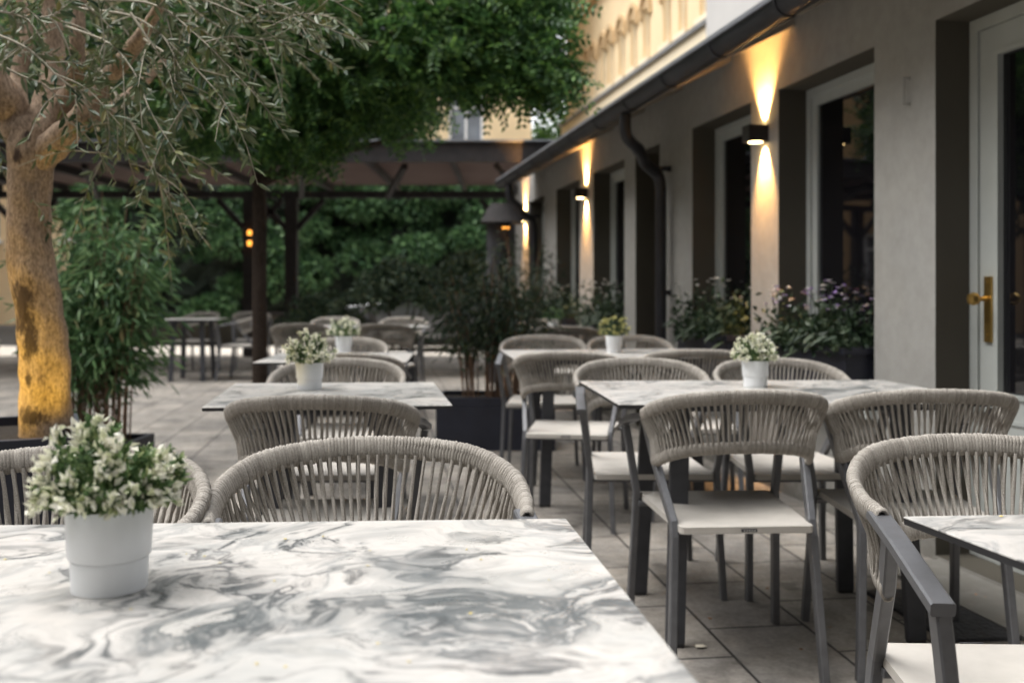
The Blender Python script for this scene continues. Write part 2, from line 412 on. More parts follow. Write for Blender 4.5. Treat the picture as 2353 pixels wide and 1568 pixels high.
# ------------------------------------------------------------------ chair
def spline(pts, n):
    P = np.array(pts, float); P = np.vstack([2*P[0]-P[1], P, 2*P[-1]-P[-2]])
    out = []
    for i in range(1, len(P)-2):
        for t in np.linspace(0, 1, 40, endpoint=False):
            a, b, c, d = P[i-1], P[i], P[i+1], P[i+2]
            out.append(.5*((2*b)+(-a+c)*t+(2*a-5*b+4*c-d)*t*t+(-a+3*b-3*c+d)*t**3))
    out.append(P[-2]); out = np.array(out)
    s = np.concatenate([[0], np.cumsum(np.linalg.norm(np.diff(out, axis=0), axis=1))])
    u = np.linspace(0, s[-1], n)
    return np.stack([np.interp(u, s, out[:, k]) for k in range(3)], 1), s[-1]

def mir(h): return [(-x, y, z) for (x, y, z) in h]+[(x, y, z) for (x, y, z) in reversed(h)][1:]
TOP = mir([(.250, .0, .728), (.258, -.075, .741), (.247, -.155, .768), (.192, -.228, .795), (.100, -.264, .808), (0, -.274, .812)])
BOT = mir([(.227, -.046, .598), (.225, -.10, .612), (.199, -.168, .638), (.148, -.212, .656), (.076, -.232, .664), (0, -.238, .666)])

def make_chair():
    root = empty('rope_chair', (0, 0, 0))
    NT_, NB_ = 150, 118
    tp, _ = spline(TOP, NT_); bp, _ = spline(BOT, NB_)
    mb = MB()
    def rings(P, other, th, hh, r):
        n = len(P)
        T = np.gradient(P, axis=0); T = unit(T)
        idx = np.linspace(0, len(other)-1, n)
        O = np.stack([np.interp(idx, np.arange(len(other)), other[:, k]) for k in range(3)], 1)
        D = O-P; D = unit(D-T*np.sum(D*T, 1)[:, None]); N = np.cross(T, D)
        for i in range(n):
            k = 12; an = np.arange(k)*2*math.pi/k
            jit = random.uniform(-.0007, .0007)
            ca, sa = np.cos(an), np.sin(an)
            sx = np.sign(ca)*np.abs(ca)**.75*(th/2+jit); sy = np.sign(sa)*np.abs(sa)**.75*(hh/2+jit)
            tw = random.uniform(-.0012, .0012)
            ring = P[i]+N[i]*sx[:, None]+D[i]*sy[:, None]+T[i]*(sy*tw/(hh/2))[:, None]
            mb.tube(ring, r, 6, closed=True)
        return N
    Nt = rings(tp, bp, .018, .036, .0041)
    Nb = rings(bp, tp, .014, .030, .0041)
    K = 50
    for row in (0, 1):
        for j in range(K):
            u = (j+.5+.13*row)/(K+.4)
            if u > .995: continue
            a = np.array([np.interp(u*(NT_-1), np.arange(NT_), tp[:, k]) for k in range(3)])
            b = np.array([np.interp(u*(NB_-1), np.arange(NB_), bp[:, k]) for k in range(3)])
            na = Nt[int(u*(NT_-1))]; nb = Nb[int(u*(NB_-1))]
            sgn = (1 if row == 0 else -1)
            jt = np.array((random.uniform(-.0018, .0018), random.uniform(-.0018, .0018), 0))
            dn = (b-a)/np.linalg.norm(b-a)
            a2 = a+na*.0088*sgn+dn*.014; b2 = b+nb*.0065*sgn-dn*.012
            mb.tube([a2, a2*.5+b2*.5+jt, b2], (.0036 if row == 0 else .0031), 6, cap=False)
    smooth_angle(mb.build('rope_back', M['rope'], root), 60)
    b = MB(); b.tube(tp, .0065, 8); b.tube(bp, .0055, 8); b.build('back_frame', M['alu'], root, True)
    for s in (-1, 1):
        b = MB(); b.bar([(s*.250, -.03, .733), (s*.257, .10, .712), (s*.264, .285, .672)], .034, .020)
        b.build('armrest', M['alu'], root)
        b = MB(); b.bar([(s*.260, .262, .664), (s*.253, .256, .62), (s*.229, .238, .45), (s*.234, .25, .30), (s*.246, .285, .0)], .022, .036, side=(1, 0, 0))
        b.build('leg', M['alu'], root)
        b = MB(); b.bar([(s*.243, .02, .722), (s*.226, -.05, .61), (s*.199, -.185, .445), (s*.199, -.197, .41), (s*.212, -.232, .12), (s*.218, -.245, .0)], .022, .034, side=(1, 0, 0))
        b.build('leg', M['alu'], root)
    b = MB()
    for s in (-1, 1): b.bar([(s*.150, -.16, .418), (s*.175, .22, .418)], .018, .018)
    b.bar([(-.226, .215, .4175), (.226, .215, .4175)], .018, .016, side=(0, 1, 0))
    b.bar([(-.195, -.165, .4175), (.195, -.165, .4175)], .018, .016, side=(0, 1, 0))
    b.build('seat_frame', M['alu'], root)
    # seat: a slightly dished slab with rounded corners
    pts = []
    for (cx, cy, a0) in ((.203, .257, 0), (-.203, .257, 90), (-.177, -.218, 180), (.177, -.218, 270)):
        for k in range(5):
            a = R(a0+k*22.5); pts.append((cx+.012*math.cos(a), cy+.012*math.sin(a)))
    n = len(pts); NR = 6; V = []; f = []
    for j in range(NR+1):
        k = 1-j/NR
        for (x, y) in pts:
            bow = -.022*(1-abs(x/.23)**2) if y < -.15 else 0
            xx, yy = x*k, (y+bow)*k
            z = .446-.010*(1-(xx/.23)**2)*(1-(yy/.27)**2) if j else .4455
            V.append((xx, yy, z))
    for j in range(NR):
        for i in range(n):
            i2 = (i+1) % n; f.append((j*n+i, j*n+i2, (j+1)*n+i2, (j+1)*n+i))
    b = MB(); b.add(V, f)
    V2 = [(x, y+(-.022*(1-abs(x/.23)**2) if y < -.15 else 0), z) for z in (.4455, .4265) for (x, y) in pts]
    b.add(V2, [(i, n+i, n+(i+1) % n, (i+1) % n) for i in range(n)]+[tuple(n+i for i in range(n-1, -1, -1))])
    so = smooth_angle(b.build('seat', M['seat'], root), 40)
    b = MB(); b.box((-.022, -.2555, .4345), (.022, -.2505, .4430)); b.build('badge', M['plate'], so)
    b = MB()
    for i in range(5): b.box((-.016+i*.0072, -.2562, .4370), (-.012+i*.0072, -.2556, .4405))
    b.build('badge_print', M['label'], None)
    # the print is a mark on the badge: joined as a second piece of the badge
    pr = bpy.data.objects['badge_print']; bd = KIDS[so.name][0]
    return root, pr, bd
chair0, _pr, _bd = make_chair()
# merge the little print into the badge mesh
def merge_into(dst, src):
    base = len(dst.data.vertices)
    v = [tuple(x.co) for x in dst.data.vertices]+[tuple(x.co) for x in src.data.vertices]
    f = [tuple(p.vertices) for p in dst.data.polygons]+[tuple(i+base for i in p.vertices) for p in src.data.polygons]
    nd = len(dst.data.polygons); me = bpy.data.meshes.new(dst.data.name); me.from_pydata(v, [], f)
    me.materials.append(dst.data.materials[0]); me.materials.append(src.data.materials[0])
    for i, p in enumerate(me.polygons): p.material_index = 0 if i < nd else 1
    dst.data = me; bpy.data.objects.remove(src)
merge_into(_bd, _pr)
_used = [False]
KF = .925; TZ = .768
CG = 'rope back chairs of the terrace'
def chair(x, y, deg, label):
    o = copy_tree(chair0) if _used[0] else chair0
    _used[0] = True
    o.location = (x*KF, y*KF, 0); o.rotation_euler = (0, 0, R(deg)); tag(o, label, 'chair', CG)
    return o

chair(-.243, 1.715, 188, 'rope chair facing the near table, its arched back centred behind the big marble top')
chair(-.822, 1.60, 176, 'rope chair half hidden by the large flower pot at the near table')
chair(.925, 1.75, 178, 'rope chair at the right edge with its grey armrest beside the small marble table')
chair(-.575, 3.13, 1, 'rope chair with its back to us at the square marble table beyond the near table')
chair(-.742, 4.15, 183, 'rope chair behind the square marble table, partly behind the cream flower pot')
chair(.700, 3.27, 3, 'rope chair seen whole from behind with cream seat, in front of the long table')
chair(1.315, 3.30, -3, 'rope chair with its back to us on the door side of the long table')
chair(.555, 4.17, 180, 'rope chair facing us over the left half of the long marble table')
chair(1.165, 4.17, 183, 'rope chair facing us behind the flower pot on the long marble table')
chair(.315, 5.22, -10, 'rope chair from behind with pale seat showing, between dark planter and long table')
chair(.98, 5.42, -4, 'shaded rope chair from behind, just beyond the chairs facing us at the long table')
chair(.205, 6.62, 178, 'rope chair facing us at the left end of the second table along the wall')
chair(.80, 6.60, 182, 'rope chair behind the pot of yellow flowers at the second table along the wall')
chair(-.84, 5.12, 2, 'rope chair from behind at the third table of the middle row')
chair(-1.08, 6.25, 181, 'pale rope chair facing us behind the farther cream flower pot')
chair(.52, 9.05, -8, 'dark rope chair from behind near the window boxes at the far end of the wall')
chair(.35, 10.75, 180, 'far rope chair facing us at the last table along the wall')
chair(-2.05, 9.75, 3, 'dark rope chair from behind under the tree, right beside its trunk')
chair(-1.22, 9.75, -3, 'dark rope chair from behind under the tree, nearer the bamboo planter')
chair(-2.10, 11.75, 184, 'far rope chair facing us beyond the shaded table under the tree')
chair(-1.30, 11.8, 178, 'far rope chair facing us in front of the low dark shrubs')
chair(-3.66, 13.65, 84, 'rope chair turned sideways to the far table left of the tree trunk')
chair(-4.75, 15.0, 165, 'far rope chair in the shade under the pergola edge, left of the post lamp')
chair(-4.0, 15.3, 195, 'far rope chair in the shade directly under the post lamp')
chair(-3.55, 6.2, 92, 'dark chair mostly hidden behind the olive trunk at the left edge')

# ------------------------------------------------------------------ tables
TG = 'marble topped terrace tables'
def table(corners, label, legs_in=(.17, .11), h=.768, sticker=False):
    """corners: near-left, near-right, far-right, far-left"""
    C = [Vector((a*KF, b*KF, 0)) for a, b in corners]; c = sum(C, Vector())/4
    root = empty('terrace_table', c, 0, label, 'table', TG)
    P = [(v-c) for v in C]; pts = [(p.x, p.y) for p in P]
    core = MB(); core.prism([(x*.9985, y*.9985) for x, y in pts], h-.012, h-.0028); cr = core.build('table_edge', M['core'], root)
    t = MB(); t.prism(pts, h-.0025, h, .001); t.build('table_top', M['marble'], root)
    u = (P[1]-P[0]).normalized(); v = (P[3]-P[0]).normalized()
    w = (P[1]-P[0]).length; dp = (P[3]-P[0]).length
    a, b = legs_in
    def q(s, t_): return P[0]+u*s+v*t_
    fr = MB()
    for t_ in (b+.05, dp-b-.05): fr.bar([q(.12, t_)+Vector((0, 0, h-.028)), q(w-.12, t_)+Vector((0, 0, h-.028))], .05, .026, side=v)
    fr.bar([q(w/2, b+.08)+Vector((0, 0, h-.029)), q(w/2, dp-b-.08)+Vector((0, 0, h-.029))], .05, .022, side=u)
    fr.build('under_frame', M['tleg'], root)
    for (s, t_, ds) in ((a, b, -1), (w-a, b, 1), (w-a, dp-b, 1), (a, dp-b, -1)):
        dt = .05 if t_ < dp/2 else -.05
        l = MB(); l.bar([q(s+ds*-.03, t_+dt)+Vector((0, 0, h-.04)), q(s, t_)+Vector((0, 0, .012))], .058, .03, side=u, ch=.002)
        lo = l.build('leg', M['tleg'], root)
        g = MB(); g.bar([q(s, t_)+Vector((0, 0, .012)), q(s, t_)+Vector((0, 0, 0))], .054, .028, side=u, ch=.002); g.build('foot_glide', M['core'], lo)
        if sticker and (s, t_) == (a, b):
            k = MB(); p = q(s-.012, t_-.0165)+Vector((0, 0, .035)); k.box((p.x-.013, p.y-.0015, p.z-.002), (p.x+.013, p.y+.0, p.z+.034)); k.build('sticker', M['sticker'], lo)
    return root

def rect(nlx, nly, ang, w, d):
    u = Vector((math.cos(ang), math.sin(ang))); v = Vector((-u.y, u.x)); o = Vector((nlx, nly))
    return [tuple(o), tuple(o+u*w), tuple(o+u*w+v*d), tuple(o+v*d)]
FRx, FRy = .086, 1.585; sx, sy = .1275, -.992
FLx, FLy = FRx-1.34*.9987, FRy-1.34*.051
table([(FLx+sx*.92, FLy+sy*.92), (FRx+sx*.92, FRy+sy*.92), (FRx, FRy), (FLx, FLy)], 'large near marble table with the biggest flower pot on it')
table([(.629+.16, 1.6-.785), (.629+.16+.8, 1.6-.75), (.629+.8, 1.655), (.629, 1.6)], 'small marble table corner cut by the right edge of the photo')
table([(-.972, 3.12), (-.190, 3.18), (-.316, 4.0), (-1.098, 3.95)], 'square marble table in the middle with a cream flowering pot')
table([(.343, 3.20), (1.60, 3.25), (1.53, 4.10), (.272, 4.06)], 'long marble table for four by the door with a flower pot', (.20, .13), sticker=True)
table(rect(-1.335, 5.13, R(3), .79, .82), 'marble table of the middle row beside the dark tree trunk, with the farther flower pot')
table(rect(.012, 5.40, R(6), 1.25, .86), 'marble table along the wall carrying the pot of yellow flowers')
table(rect(.05, 9.35, R(6), 1.2, .8), 'farthest marble table along the wall with a small green plant')
table(rect(-2.35, 10.2, R(4), 1.5, .8), 'shaded marble table under the tree between dark chairs')
table(rect(-4.75, 13.2, R(2), .8, .8), 'far marble table in the sunlit gap left of the tree trunk')
table(rect(-4.3, 5.6, R(5), .8, .8), 'marble table at the left edge, seen past the olive trunk')

# ------------------------------------------------------------------ pots with flowering plants
def potplant(x, y, z, label, leafm, flowm, seed, dens=1., sc=1., flowers=.5, name='potted_flowers'):
    global rng
    rng = np.random.default_rng(seed)
    root = empty(name, (x, y, z), random.uniform(0, 6), label, 'potted plant', 'flower pots on the tables'); root.scale = (.88, .88, .90)
    p = MB(); p.lathe([(.002, .0), (.0448, .0), (.0458, .0015), (.0474, .0395), (.0466, .0405), (.0470, .0418), (.0500, .0424), (.0505, .0438), (.0534, .1020), (.0528, .1035), (.0515, .1035), (.0495, .088), (.003, .088)], n=48)
    po = smooth_angle(p.build('pot', M['pot'], root), 30)
    s = MB(); s.lathe([(.0, .094), (.02, .0935), (.0492, .0895)], n=24); s.build('soil', M['soil'], root)
    st = MB(); lf = MB(); fl = MB()
    n = int(120*dens)
    for i in range(n):
        th = random.uniform(0, 2*math.pi); ph = math.acos(1-random.random()*1.05)
        ph = min(ph, R(84))
        d = Vector((math.sin(ph)*math.cos(th), math.sin(ph)*math.sin(th), math.cos(ph)*.95+.16)).normalized()
        L = random.uniform(.042, .060)*(1.0+.72*max(0, math.cos(ph)))*sc*random.choice((1, 1, 1, 1.12, .9))
        b = Vector((d.x*.03, d.y*.03, .094)); tip = b+d*L+Vector((0, 0, .016-.008*math.sin(ph)))
        mid = (b+tip)/2+Vector((0, 0, .012))
        st.tube([b, mid, tip], [.0012, .001, .0006], 4, cap=False)
        m = int(20*dens)
        t = np.sqrt(rng.uniform(.08, 1, m))[:, None]
        B, Mi, T = np.array(b), np.array(mid), np.array(tip)
        C = (1-t)**2*B+2*t*(1-t)*Mi+t*t*T
        dd = rng.normal(size=(m, 3))*.9+np.array(d)*1.2
        leaves(lf, C, dd, rdir(m, .8), rng.uniform(.009, .017, m), rng.uniform(.005, .0085, m), 'diamond', .2, .1)
        if random.random() < flowers*(1.15-.35*math.cos(ph-.9)):
            k = int(13*dens)+3
            C = np.array(tip)+rng.normal(size=(k, 3))*.0048
            leaves(fl, C, rng.normal(size=(k, 3))*.7+np.array(d), rdir(k), rng.uniform(.009, .016, k), rng.uniform(.007, .011, k), 'diamond', .3, .05)
    st.build('stems', M['potleaf'], root); lf.build('foliage', leafm, root); fl.build('blossoms', flowm, root)
    return root
potplant(-.489*KF, 1.21*KF, TZ, 'biggest pale grey pot of cream blossoms, on the near marble table', M['potleaf'], M['potflower'], 3, 1.2)
potplant(-.752*KF, 3.70*KF, TZ, 'pale grey pot of cream blossoms on the square marble table in the middle', M['potleaf'], M['potflower'], 5, .9, 1.02, .85)
potplant(.928*KF, 3.80*KF, TZ, 'pale grey pot of cream blossoms on the long table by the door', M['potleaf'], M['potflower'], 8, .9, .95, .95)
potplant(-1.005*KF, 5.95*KF, TZ, 'blurred pale pot of cream blossoms on the table beside the tree trunk', M['potleaf'], M['potflower'], 13, .8, 1.08, .7)
potplant(.615*KF, 6.0*KF, TZ, 'grey pot of yellow flowers on the second table along the wall', M['boxleaf'], M['yellowflower'], 21, .7, 1.25, .5)
potplant(.40*KF, 9.72*KF, TZ, 'small bright green bushy plant on the farthest table along the wall', M['bamboo'], M['potleaf'], 34, .8, 1.2, .6)

# ------------------------------------------------------------------ small fallen things
def bit(name, x, y, z, sz, m, label, cat, group):
    b = MB(); n = 6
    V = [(0, 0, sz*.25)]
    for k in range(n):
        a = 2*math.pi*k/n; r = sz*random.uniform(.55, 1.1); V.append((r*math.cos(a), r*math.sin(a)*.7, random.uniform(0.0, sz*.3)))
    b.add(V, [(0, 1+k, 1+(k+1) % n) for k in range(n)]+[tuple(range(n, 0, -1))])
    o = b.build(name, m); o.location = (x, y, z+.0006); o.rotation_euler = (0, 0, random.uniform(0, 6))
    return tag(o, label, cat, group)
for (px, py) in ((428, 1272), (470, 1278), (505, 1293), (655, 1238), (742, 1232), (850, 1265), (1072, 1262), (1105, 1285), (1262, 1332), (630, 1335), (868, 1478), (590, 1525), (845, 1300), (1080, 1410), (940, 1520), (655, 1532), (12, 1285), (112, 1315), (60, 1240), (300, 1400)):
    d = F*(CH-TZ)/(py-HY); p = at(px, py, d)
    bit('fallen_blossom', p.x, p.y, TZ, random.uniform(.0018, .0034), M['petal'], 'tiny yellow fallen blossom scrap lying on the near marble table', 'fallen blossom', 'blossom scraps on the near table')
for (px, py) in ((2240, 1367), (2262, 1373), (2318, 1402)):
    d = F*1.09/(py-HY); p = at(px, py, d)
    bit('fallen_leaf', p.x, p.y, .012, .016, M['autumn'], 'small orange fallen leaf on the black doormat', 'fallen leaf', 'orange leaves on the doormat')
for (px, py) in ((1702, 1150), (1655, 1290), (1762, 1352), (1905, 1440), (2010, 1530), (1480, 1215), (1390, 1108), (1275, 1100), (475, 1015), (500, 930), (520, 870), (1840, 1490), (1630, 1420)):
    p = at(px, py, F*1.1/(py-HY))
    bit('fallen_leaf', p.x, p.y, .0, random.uniform(.007, .014), M['dryleaf2'], 'tiny brown dry leaf scattered on the terrace paving', 'fallen leaf', 'brown leaf scraps on the paving')
p = at(1612, 1487, F*1.1/(1487-HY)); bit('dry_leaf', p.x, p.y, .0, .026, M['dryleaf'], 'single pale dry leaf lying on the paving beside the chair leg', 'fallen leaf', None)
p = at(2300, 1186, F*(CH-TZ)/(1186-HY)); bit('fallen_petal', p.x, p.y, TZ, .006, M['petal'], 'yellow blossom scrap on the small table at the right edge', 'fallen blossom', None)

# ------------------------------------------------------------------ ground
g = MB(); g.add([(-120, -30, 0), (120, -30, 0), (120, 200, 0), (-120, 200, 0)], [(0, 1, 2, 3)])
tag(g.build('ground', M['asphalt']), kind='structure')
g = MB(); g.add([(-14, -6, .0), (9, -6, .0), (9, 17.2, .0), (-14, 17.2, .0)], [(0, 1, 2, 3)])
o = g.build('terrace_paving', M['paving']); o.location.z = .0; tag(o, kind='structure')
bpy.data.objects['ground'].location.z = -.02
g = MB(); g.box((-14, 17.2, -.015), (9, 20.4, .012)); tag(g.build('gravel_path', M['gravel']), kind='structure')
# doormat
g = MB(); g.prism([(1.37, 3.13), (2.10, 3.20), (2.02, 3.72), (1.29, 3.65)], .0, .012, .003)
tag(g.build('doormat', M['mat']), 'black ribbed rubber doormat on the paving before the glazed door', 'doormat')

# ------------------------------------------------------------------ terrace building
TH = math.atan(.1845); SC = math.sqrt(1+.1845**2)
bld = empty('terrace_building', (2.5, 0, 0), TH, 'long low grey rendered building with deep window openings and dark gutter', 'building')
OPEN = [('door', 3.05, 4.10, .02, 2.22), ('win', 4.559, 5.529, .56, 2.225), ('win', 5.888, 6.839, .56, 2.225), ('door2', 7.51, 8.10, .02, 2.225),
        ('win', 8.407, 9.388, .56, 2.225), ('win', 9.908, 10.91, .56, 2.225), ('win', 11.53, 12.40, .56, 2.225)]
OPEN = [(k, a*SC, b*SC, z0, z1) for (k, a, b, z0, z1) in OPEN]
def wall_open(mb, y0, y1, z0, z1, ops, th, plane=0., sgn=1):
    """wall in the local plane x = plane with openings (y0,y1,z0,z1) whose reveals run th metres inwards"""
    ys = sorted(set([y0, y1]+[v for o in ops for v in o[:2]])); zs = sorted(set([z0, z1]+[v for o in ops for v in o[2:4]]))
    for i in range(len(ys)-1):
        for j in range(len(zs)-1):
            cy, cz = (ys[i]+ys[i+1])/2, (zs[j]+zs[j+1])/2
            if any(o[0] < cy < o[1] and o[2] < cz < o[3] for o in ops): continue
            mb.add([(plane, ys[i], zs[j]), (plane, ys[i], zs[j+1]), (plane, ys[i+1], zs[j+1]), (plane, ys[i+1], zs[j])], [(0, 1, 2, 3)])
    t = plane+th*sgn
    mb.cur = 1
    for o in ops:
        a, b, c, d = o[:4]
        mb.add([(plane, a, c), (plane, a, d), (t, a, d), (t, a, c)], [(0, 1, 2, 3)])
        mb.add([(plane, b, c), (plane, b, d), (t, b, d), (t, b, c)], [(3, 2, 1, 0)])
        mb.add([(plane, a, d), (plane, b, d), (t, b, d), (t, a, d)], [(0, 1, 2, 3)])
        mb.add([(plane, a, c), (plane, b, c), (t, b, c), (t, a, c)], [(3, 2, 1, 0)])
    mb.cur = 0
Y0, Y1 = -2.5, 13.55; YE = 12.15
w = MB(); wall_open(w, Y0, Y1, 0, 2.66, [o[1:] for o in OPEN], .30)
w.add([(0, Y1, 0), (6, Y1, 0), (6, Y1, 3.2), (0, Y1, 2.66)], [(0, 1, 2, 3)])
w.add([(0, Y0, 0), (0, Y0, 2.66), (6, Y0, 3.2), (6, Y0, 0)], [(0, 1, 2, 3)])
w.add([(.31, Y0, 0), (.31, Y1, 0), (.31, Y1, 2.66), (.31, Y0, 2.66)], [(0, 1, 2, 3)])
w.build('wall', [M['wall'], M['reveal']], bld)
b = MB(); b.box((-.012, Y0, .0), (0, 3.05*SC, .10))
for i in range(len(OPEN)):
    pass
b.build('plinth', M['wall'], bld)
FX = .165
def bars(mb, x0, x1, y0, y1, z0, z1, w):
    mb.box((x0, y0, z0), (x1, y0+w, z1)); mb.box((x0, y1-w, z0), (x1, y1, z1))
    mb.box((x0, y0+w, z0), (x1, y1-w, z0+w)); mb.box((x0, y0+w, z1-w), (x1, y1-w, z1))
for (k, a, b_, z0, z1) in OPEN:
    e = .002
    if k == 'win':
        f = MB(); bars(f, FX, FX+.07, a+e, b_-e, z0+e, z1-e, .045); bars(f, FX+.015, FX+.06, a+.047, b_-.047, z0+.047, z1-.047, .05)
        wo = f.build('window', M['frame'], bld)
        p = MB(); p.box((FX+.03, a+.095, z0+.095), (FX+.045, b_-.095, z1-.095)); p.build('pane', M['glass'], wo)
        s = MB(); s.box((-.05, a-.02, z0-.035), (-.002, b_+.02, z0+.006)); s.box((-.002, a+.003, z0+.002), (FX-.002, b_-.003, z0+.012)); s.build('sill', M['frame'], wo)
    elif k == 'door':
        f = MB(); bars(f, FX-.01, FX+.08, a+e, b_-e, z0+e, z1-e, .05); fo = f.build('door_frame', M['frame'], bld)
        dy0, dy1, dz0, dz1 = a+.056, b_-.056, z0+.055, z1-.056
        d = MB(); gy0, gy1, gz0, gz1 = dy0+.10, dy1-.115, .70, dz1-.115
        for (lo, hi) in (((FX, dy0, dz0), (FX+.05, gy0, dz1)), ((FX, gy1, dz0), (FX+.05, dy1, dz1)), ((FX, gy0, dz0), (FX+.05, gy1, gz0)), ((FX, gy0, gz1), (FX+.05, gy1, dz1))): d.box(lo, hi)
        bars(d, FX-.008, FX-.001, gy0-.016, gy1+.016, gz0-.016, gz1+.016, .018)
        bars(d, FX-.006, FX-.001, gy0+.02, gy1-.02, .14, .60, .016)
        do = d.build('door', M['frame'], bld)
        p = MB(); p.box((FX+.02, gy0, gz0), (FX+.03, gy1, gz1)); p.build('pane', M['glass'], do)
        hy = dy1-.058
        h = MB(); h.box((FX-.010, hy-.022, .90), (FX-.0005, hy+.022, 1.165))
        # knob: lathe along the wall normal
        prof = [(.004, 0), (.011, .004), (.009, .03), (.012, .036), (.024, .05), (.0265, .064), (.021, .078), (.001, .083)]
        k_ = MB(); k_.lathe([(r, z) for r, z in prof], n=24)
        V = np.concatenate(k_.v); V = np.stack([FX-.010-V[:, 2], hy+V[:, 0], 1.075+V[:, 1]], 1)
        h.add(V, [tuple(reversed(q)) for q in k_.f])
        for zz in (.93, 1.14):
            k2 = MB(); k2.lathe([(.006, 0), (.005, .003), (.0005, .004)], n=10); V = np.concatenate(k2.v); V = np.stack([FX-.010-V[:, 2], hy+V[:, 0], zz+V[:, 1]], 1); h.add(V, [tuple(reversed(q)) for q in k2.f])
        smooth_angle(h.build('handle', M['brass'], do), 35)
    else:
        f = MB(); f.box((FX+.06, a+e, z0), (FX+.10, b_-e, z1-e)); bars(f, FX+.04, FX+.058, a+e, b_-e, z0+e, z1-e, .05)
        f.build('side_door', M['wood'], bld)
s = MB(); s.box((-.30, 2.95*SC, .0), (-.013, 4.06*SC, .016)); s.box((-.012, 3.06*SC, .0), (FX+.08, 4.09*SC, .018)); s.build('door_step', M['wall'], bld)
# eaves
GX, GZ, GR = -.42, 2.37, .070
b = MB(); b.add([(0.0, Y0, 2.60), (0.0, YE+.1, 2.60), (GX+.03, YE+.1, 2.40), (GX+.03, Y0, 2.40)], [(0, 1, 2, 3)])
b.add([(GX+.028, Y0, 2.34), (GX+.028, YE+.1, 2.34), (GX+.028, YE+.1, 2.455), (GX+.028, Y0, 2.455)], [(3, 2, 1, 0)])
b.build('soffit', M['soffit'], bld)
yy = .3
while yy < YE:
    b = MB(); b.bar([(.0, yy, 2.565), (GX+.035, yy, 2.372)], .07, .06, side=(0, 1, 0), ch=.004); yy += .86
    b.build('rafter_tail', M['soffit'], bld)
b = MB(); x1, z1 = 6., 4.9
b.add([(GX-.05, Y0-.1, GZ+.090), (GX-.05, YE+.15, GZ+.090), (x1, YE+.15, z1), (x1, Y0-.1, z1), (GX-.05, Y0-.1, GZ+.072), (GX-.05, YE+.15, GZ+.072), (x1, YE+.15, z1-.02), (x1, Y0-.1, z1-.02)],
      [(0, 3, 2, 1), (4, 5, 6, 7), (0, 1, 5, 4), (1, 2, 6, 5), (2, 3, 7, 6), (3, 0, 4, 7)])
b.build('roof', M['roofmetal'], bld)
b = MB(); n = 14; V = []; f = []
for yv in (Y0, YE+.12):
    for k in range(n+1):
        a = math.pi+math.pi*k/n; V.append((GX+GR*math.cos(a), yv, GZ+GR*math.sin(a)*1.05+.045))
    for k in range(n, -1, -1):
        a = math.pi+math.pi*k/n; V.append((GX+(GR-.004)*math.cos(a), yv, GZ+(GR-.004)*math.sin(a)*1.05+.045))
m_ = 2*(n+1)
b.add(V, [(i, (i+1) % m_, m_+(i+1) % m_, m_+i) for i in range(m_)]+[tuple(range(m_)), tuple(range(2*m_-1, m_-1, -1))])
b.tube([(GX-GR, Y0, GZ+.046), (GX-GR, YE+.12, GZ+.046)], .009, 8)
yy = -1.6
while yy < YE:
    pts = [(GX+(GR+.004)*math.cos(math.pi+math.pi*k/12), yy, GZ+(GR+.004)*math.sin(math.pi+math.pi*k/12)*1.05+.045) for k in range(13)]
    b.bar(pts, .03, .006, side=(0, 1, 0), ch=.001); yy += .78
smooth_angle(b.build('gutter', M['gutter'], bld), 40)
def downpipe(y, dz=0.):
    b = MB(); pts = [(GX, y-.25, GZ-.03), (GX, y-.25, GZ-.14), (GX+.025, y-.24, GZ-.20), (GX+.13, y-.17, GZ-.27), (-.22, y-.07, GZ-.34), (-.10, y-.01, GZ-.42), (-.075, y, GZ-.52), (-.075, y, 1.4), (-.075, y, .05)]
    P, _ = spline(pts[:7], 26); P = list(map(tuple, P))+[tuple(p) for p in pts[7:]]
    b.tube(P, .041, 16)
    for z in (2.0, 1.1): b.tube([(-.075, y, z-.015), (-.075, y, z+.015)], .046, 16)
    b.tube([P[10], P[11]], .045, 16)
    b.box((-.03, y-.012, 1.98), (-.0, y+.012, 2.02)); b.box((-.03, y-.012, 1.08), (-.0, y+.012, 1.12))
    smooth_angle(b.build('downpipe', M['gutter'], bld), 50)
downpipe(7.27*SC); downpipe(11.75*SC)
b = MB()
b.tube([(0, 4.28*SC, 2.02), (-.03, 4.28*SC, 2.02), (-.03, 4.28*SC, 1.91), (-.0, 4.28*SC, 1.91)], .006, 6); b.build('hook', M['wall'], bld)
b = MB(); b.tube([(0, 8.25*SC, 2.02), (-.03, 8.25*SC, 2.02), (-.03, 8.25*SC, 1.91), (-.0, 8.25*SC, 1.91)], .006, 6); b.build('hook', M['wall'], bld)

def bpt(x, y, z):
    v = Vector((x*math.cos(TH)-y*math.sin(TH)+2.5, x*math.sin(TH)+y*math.cos(TH), z)); return v
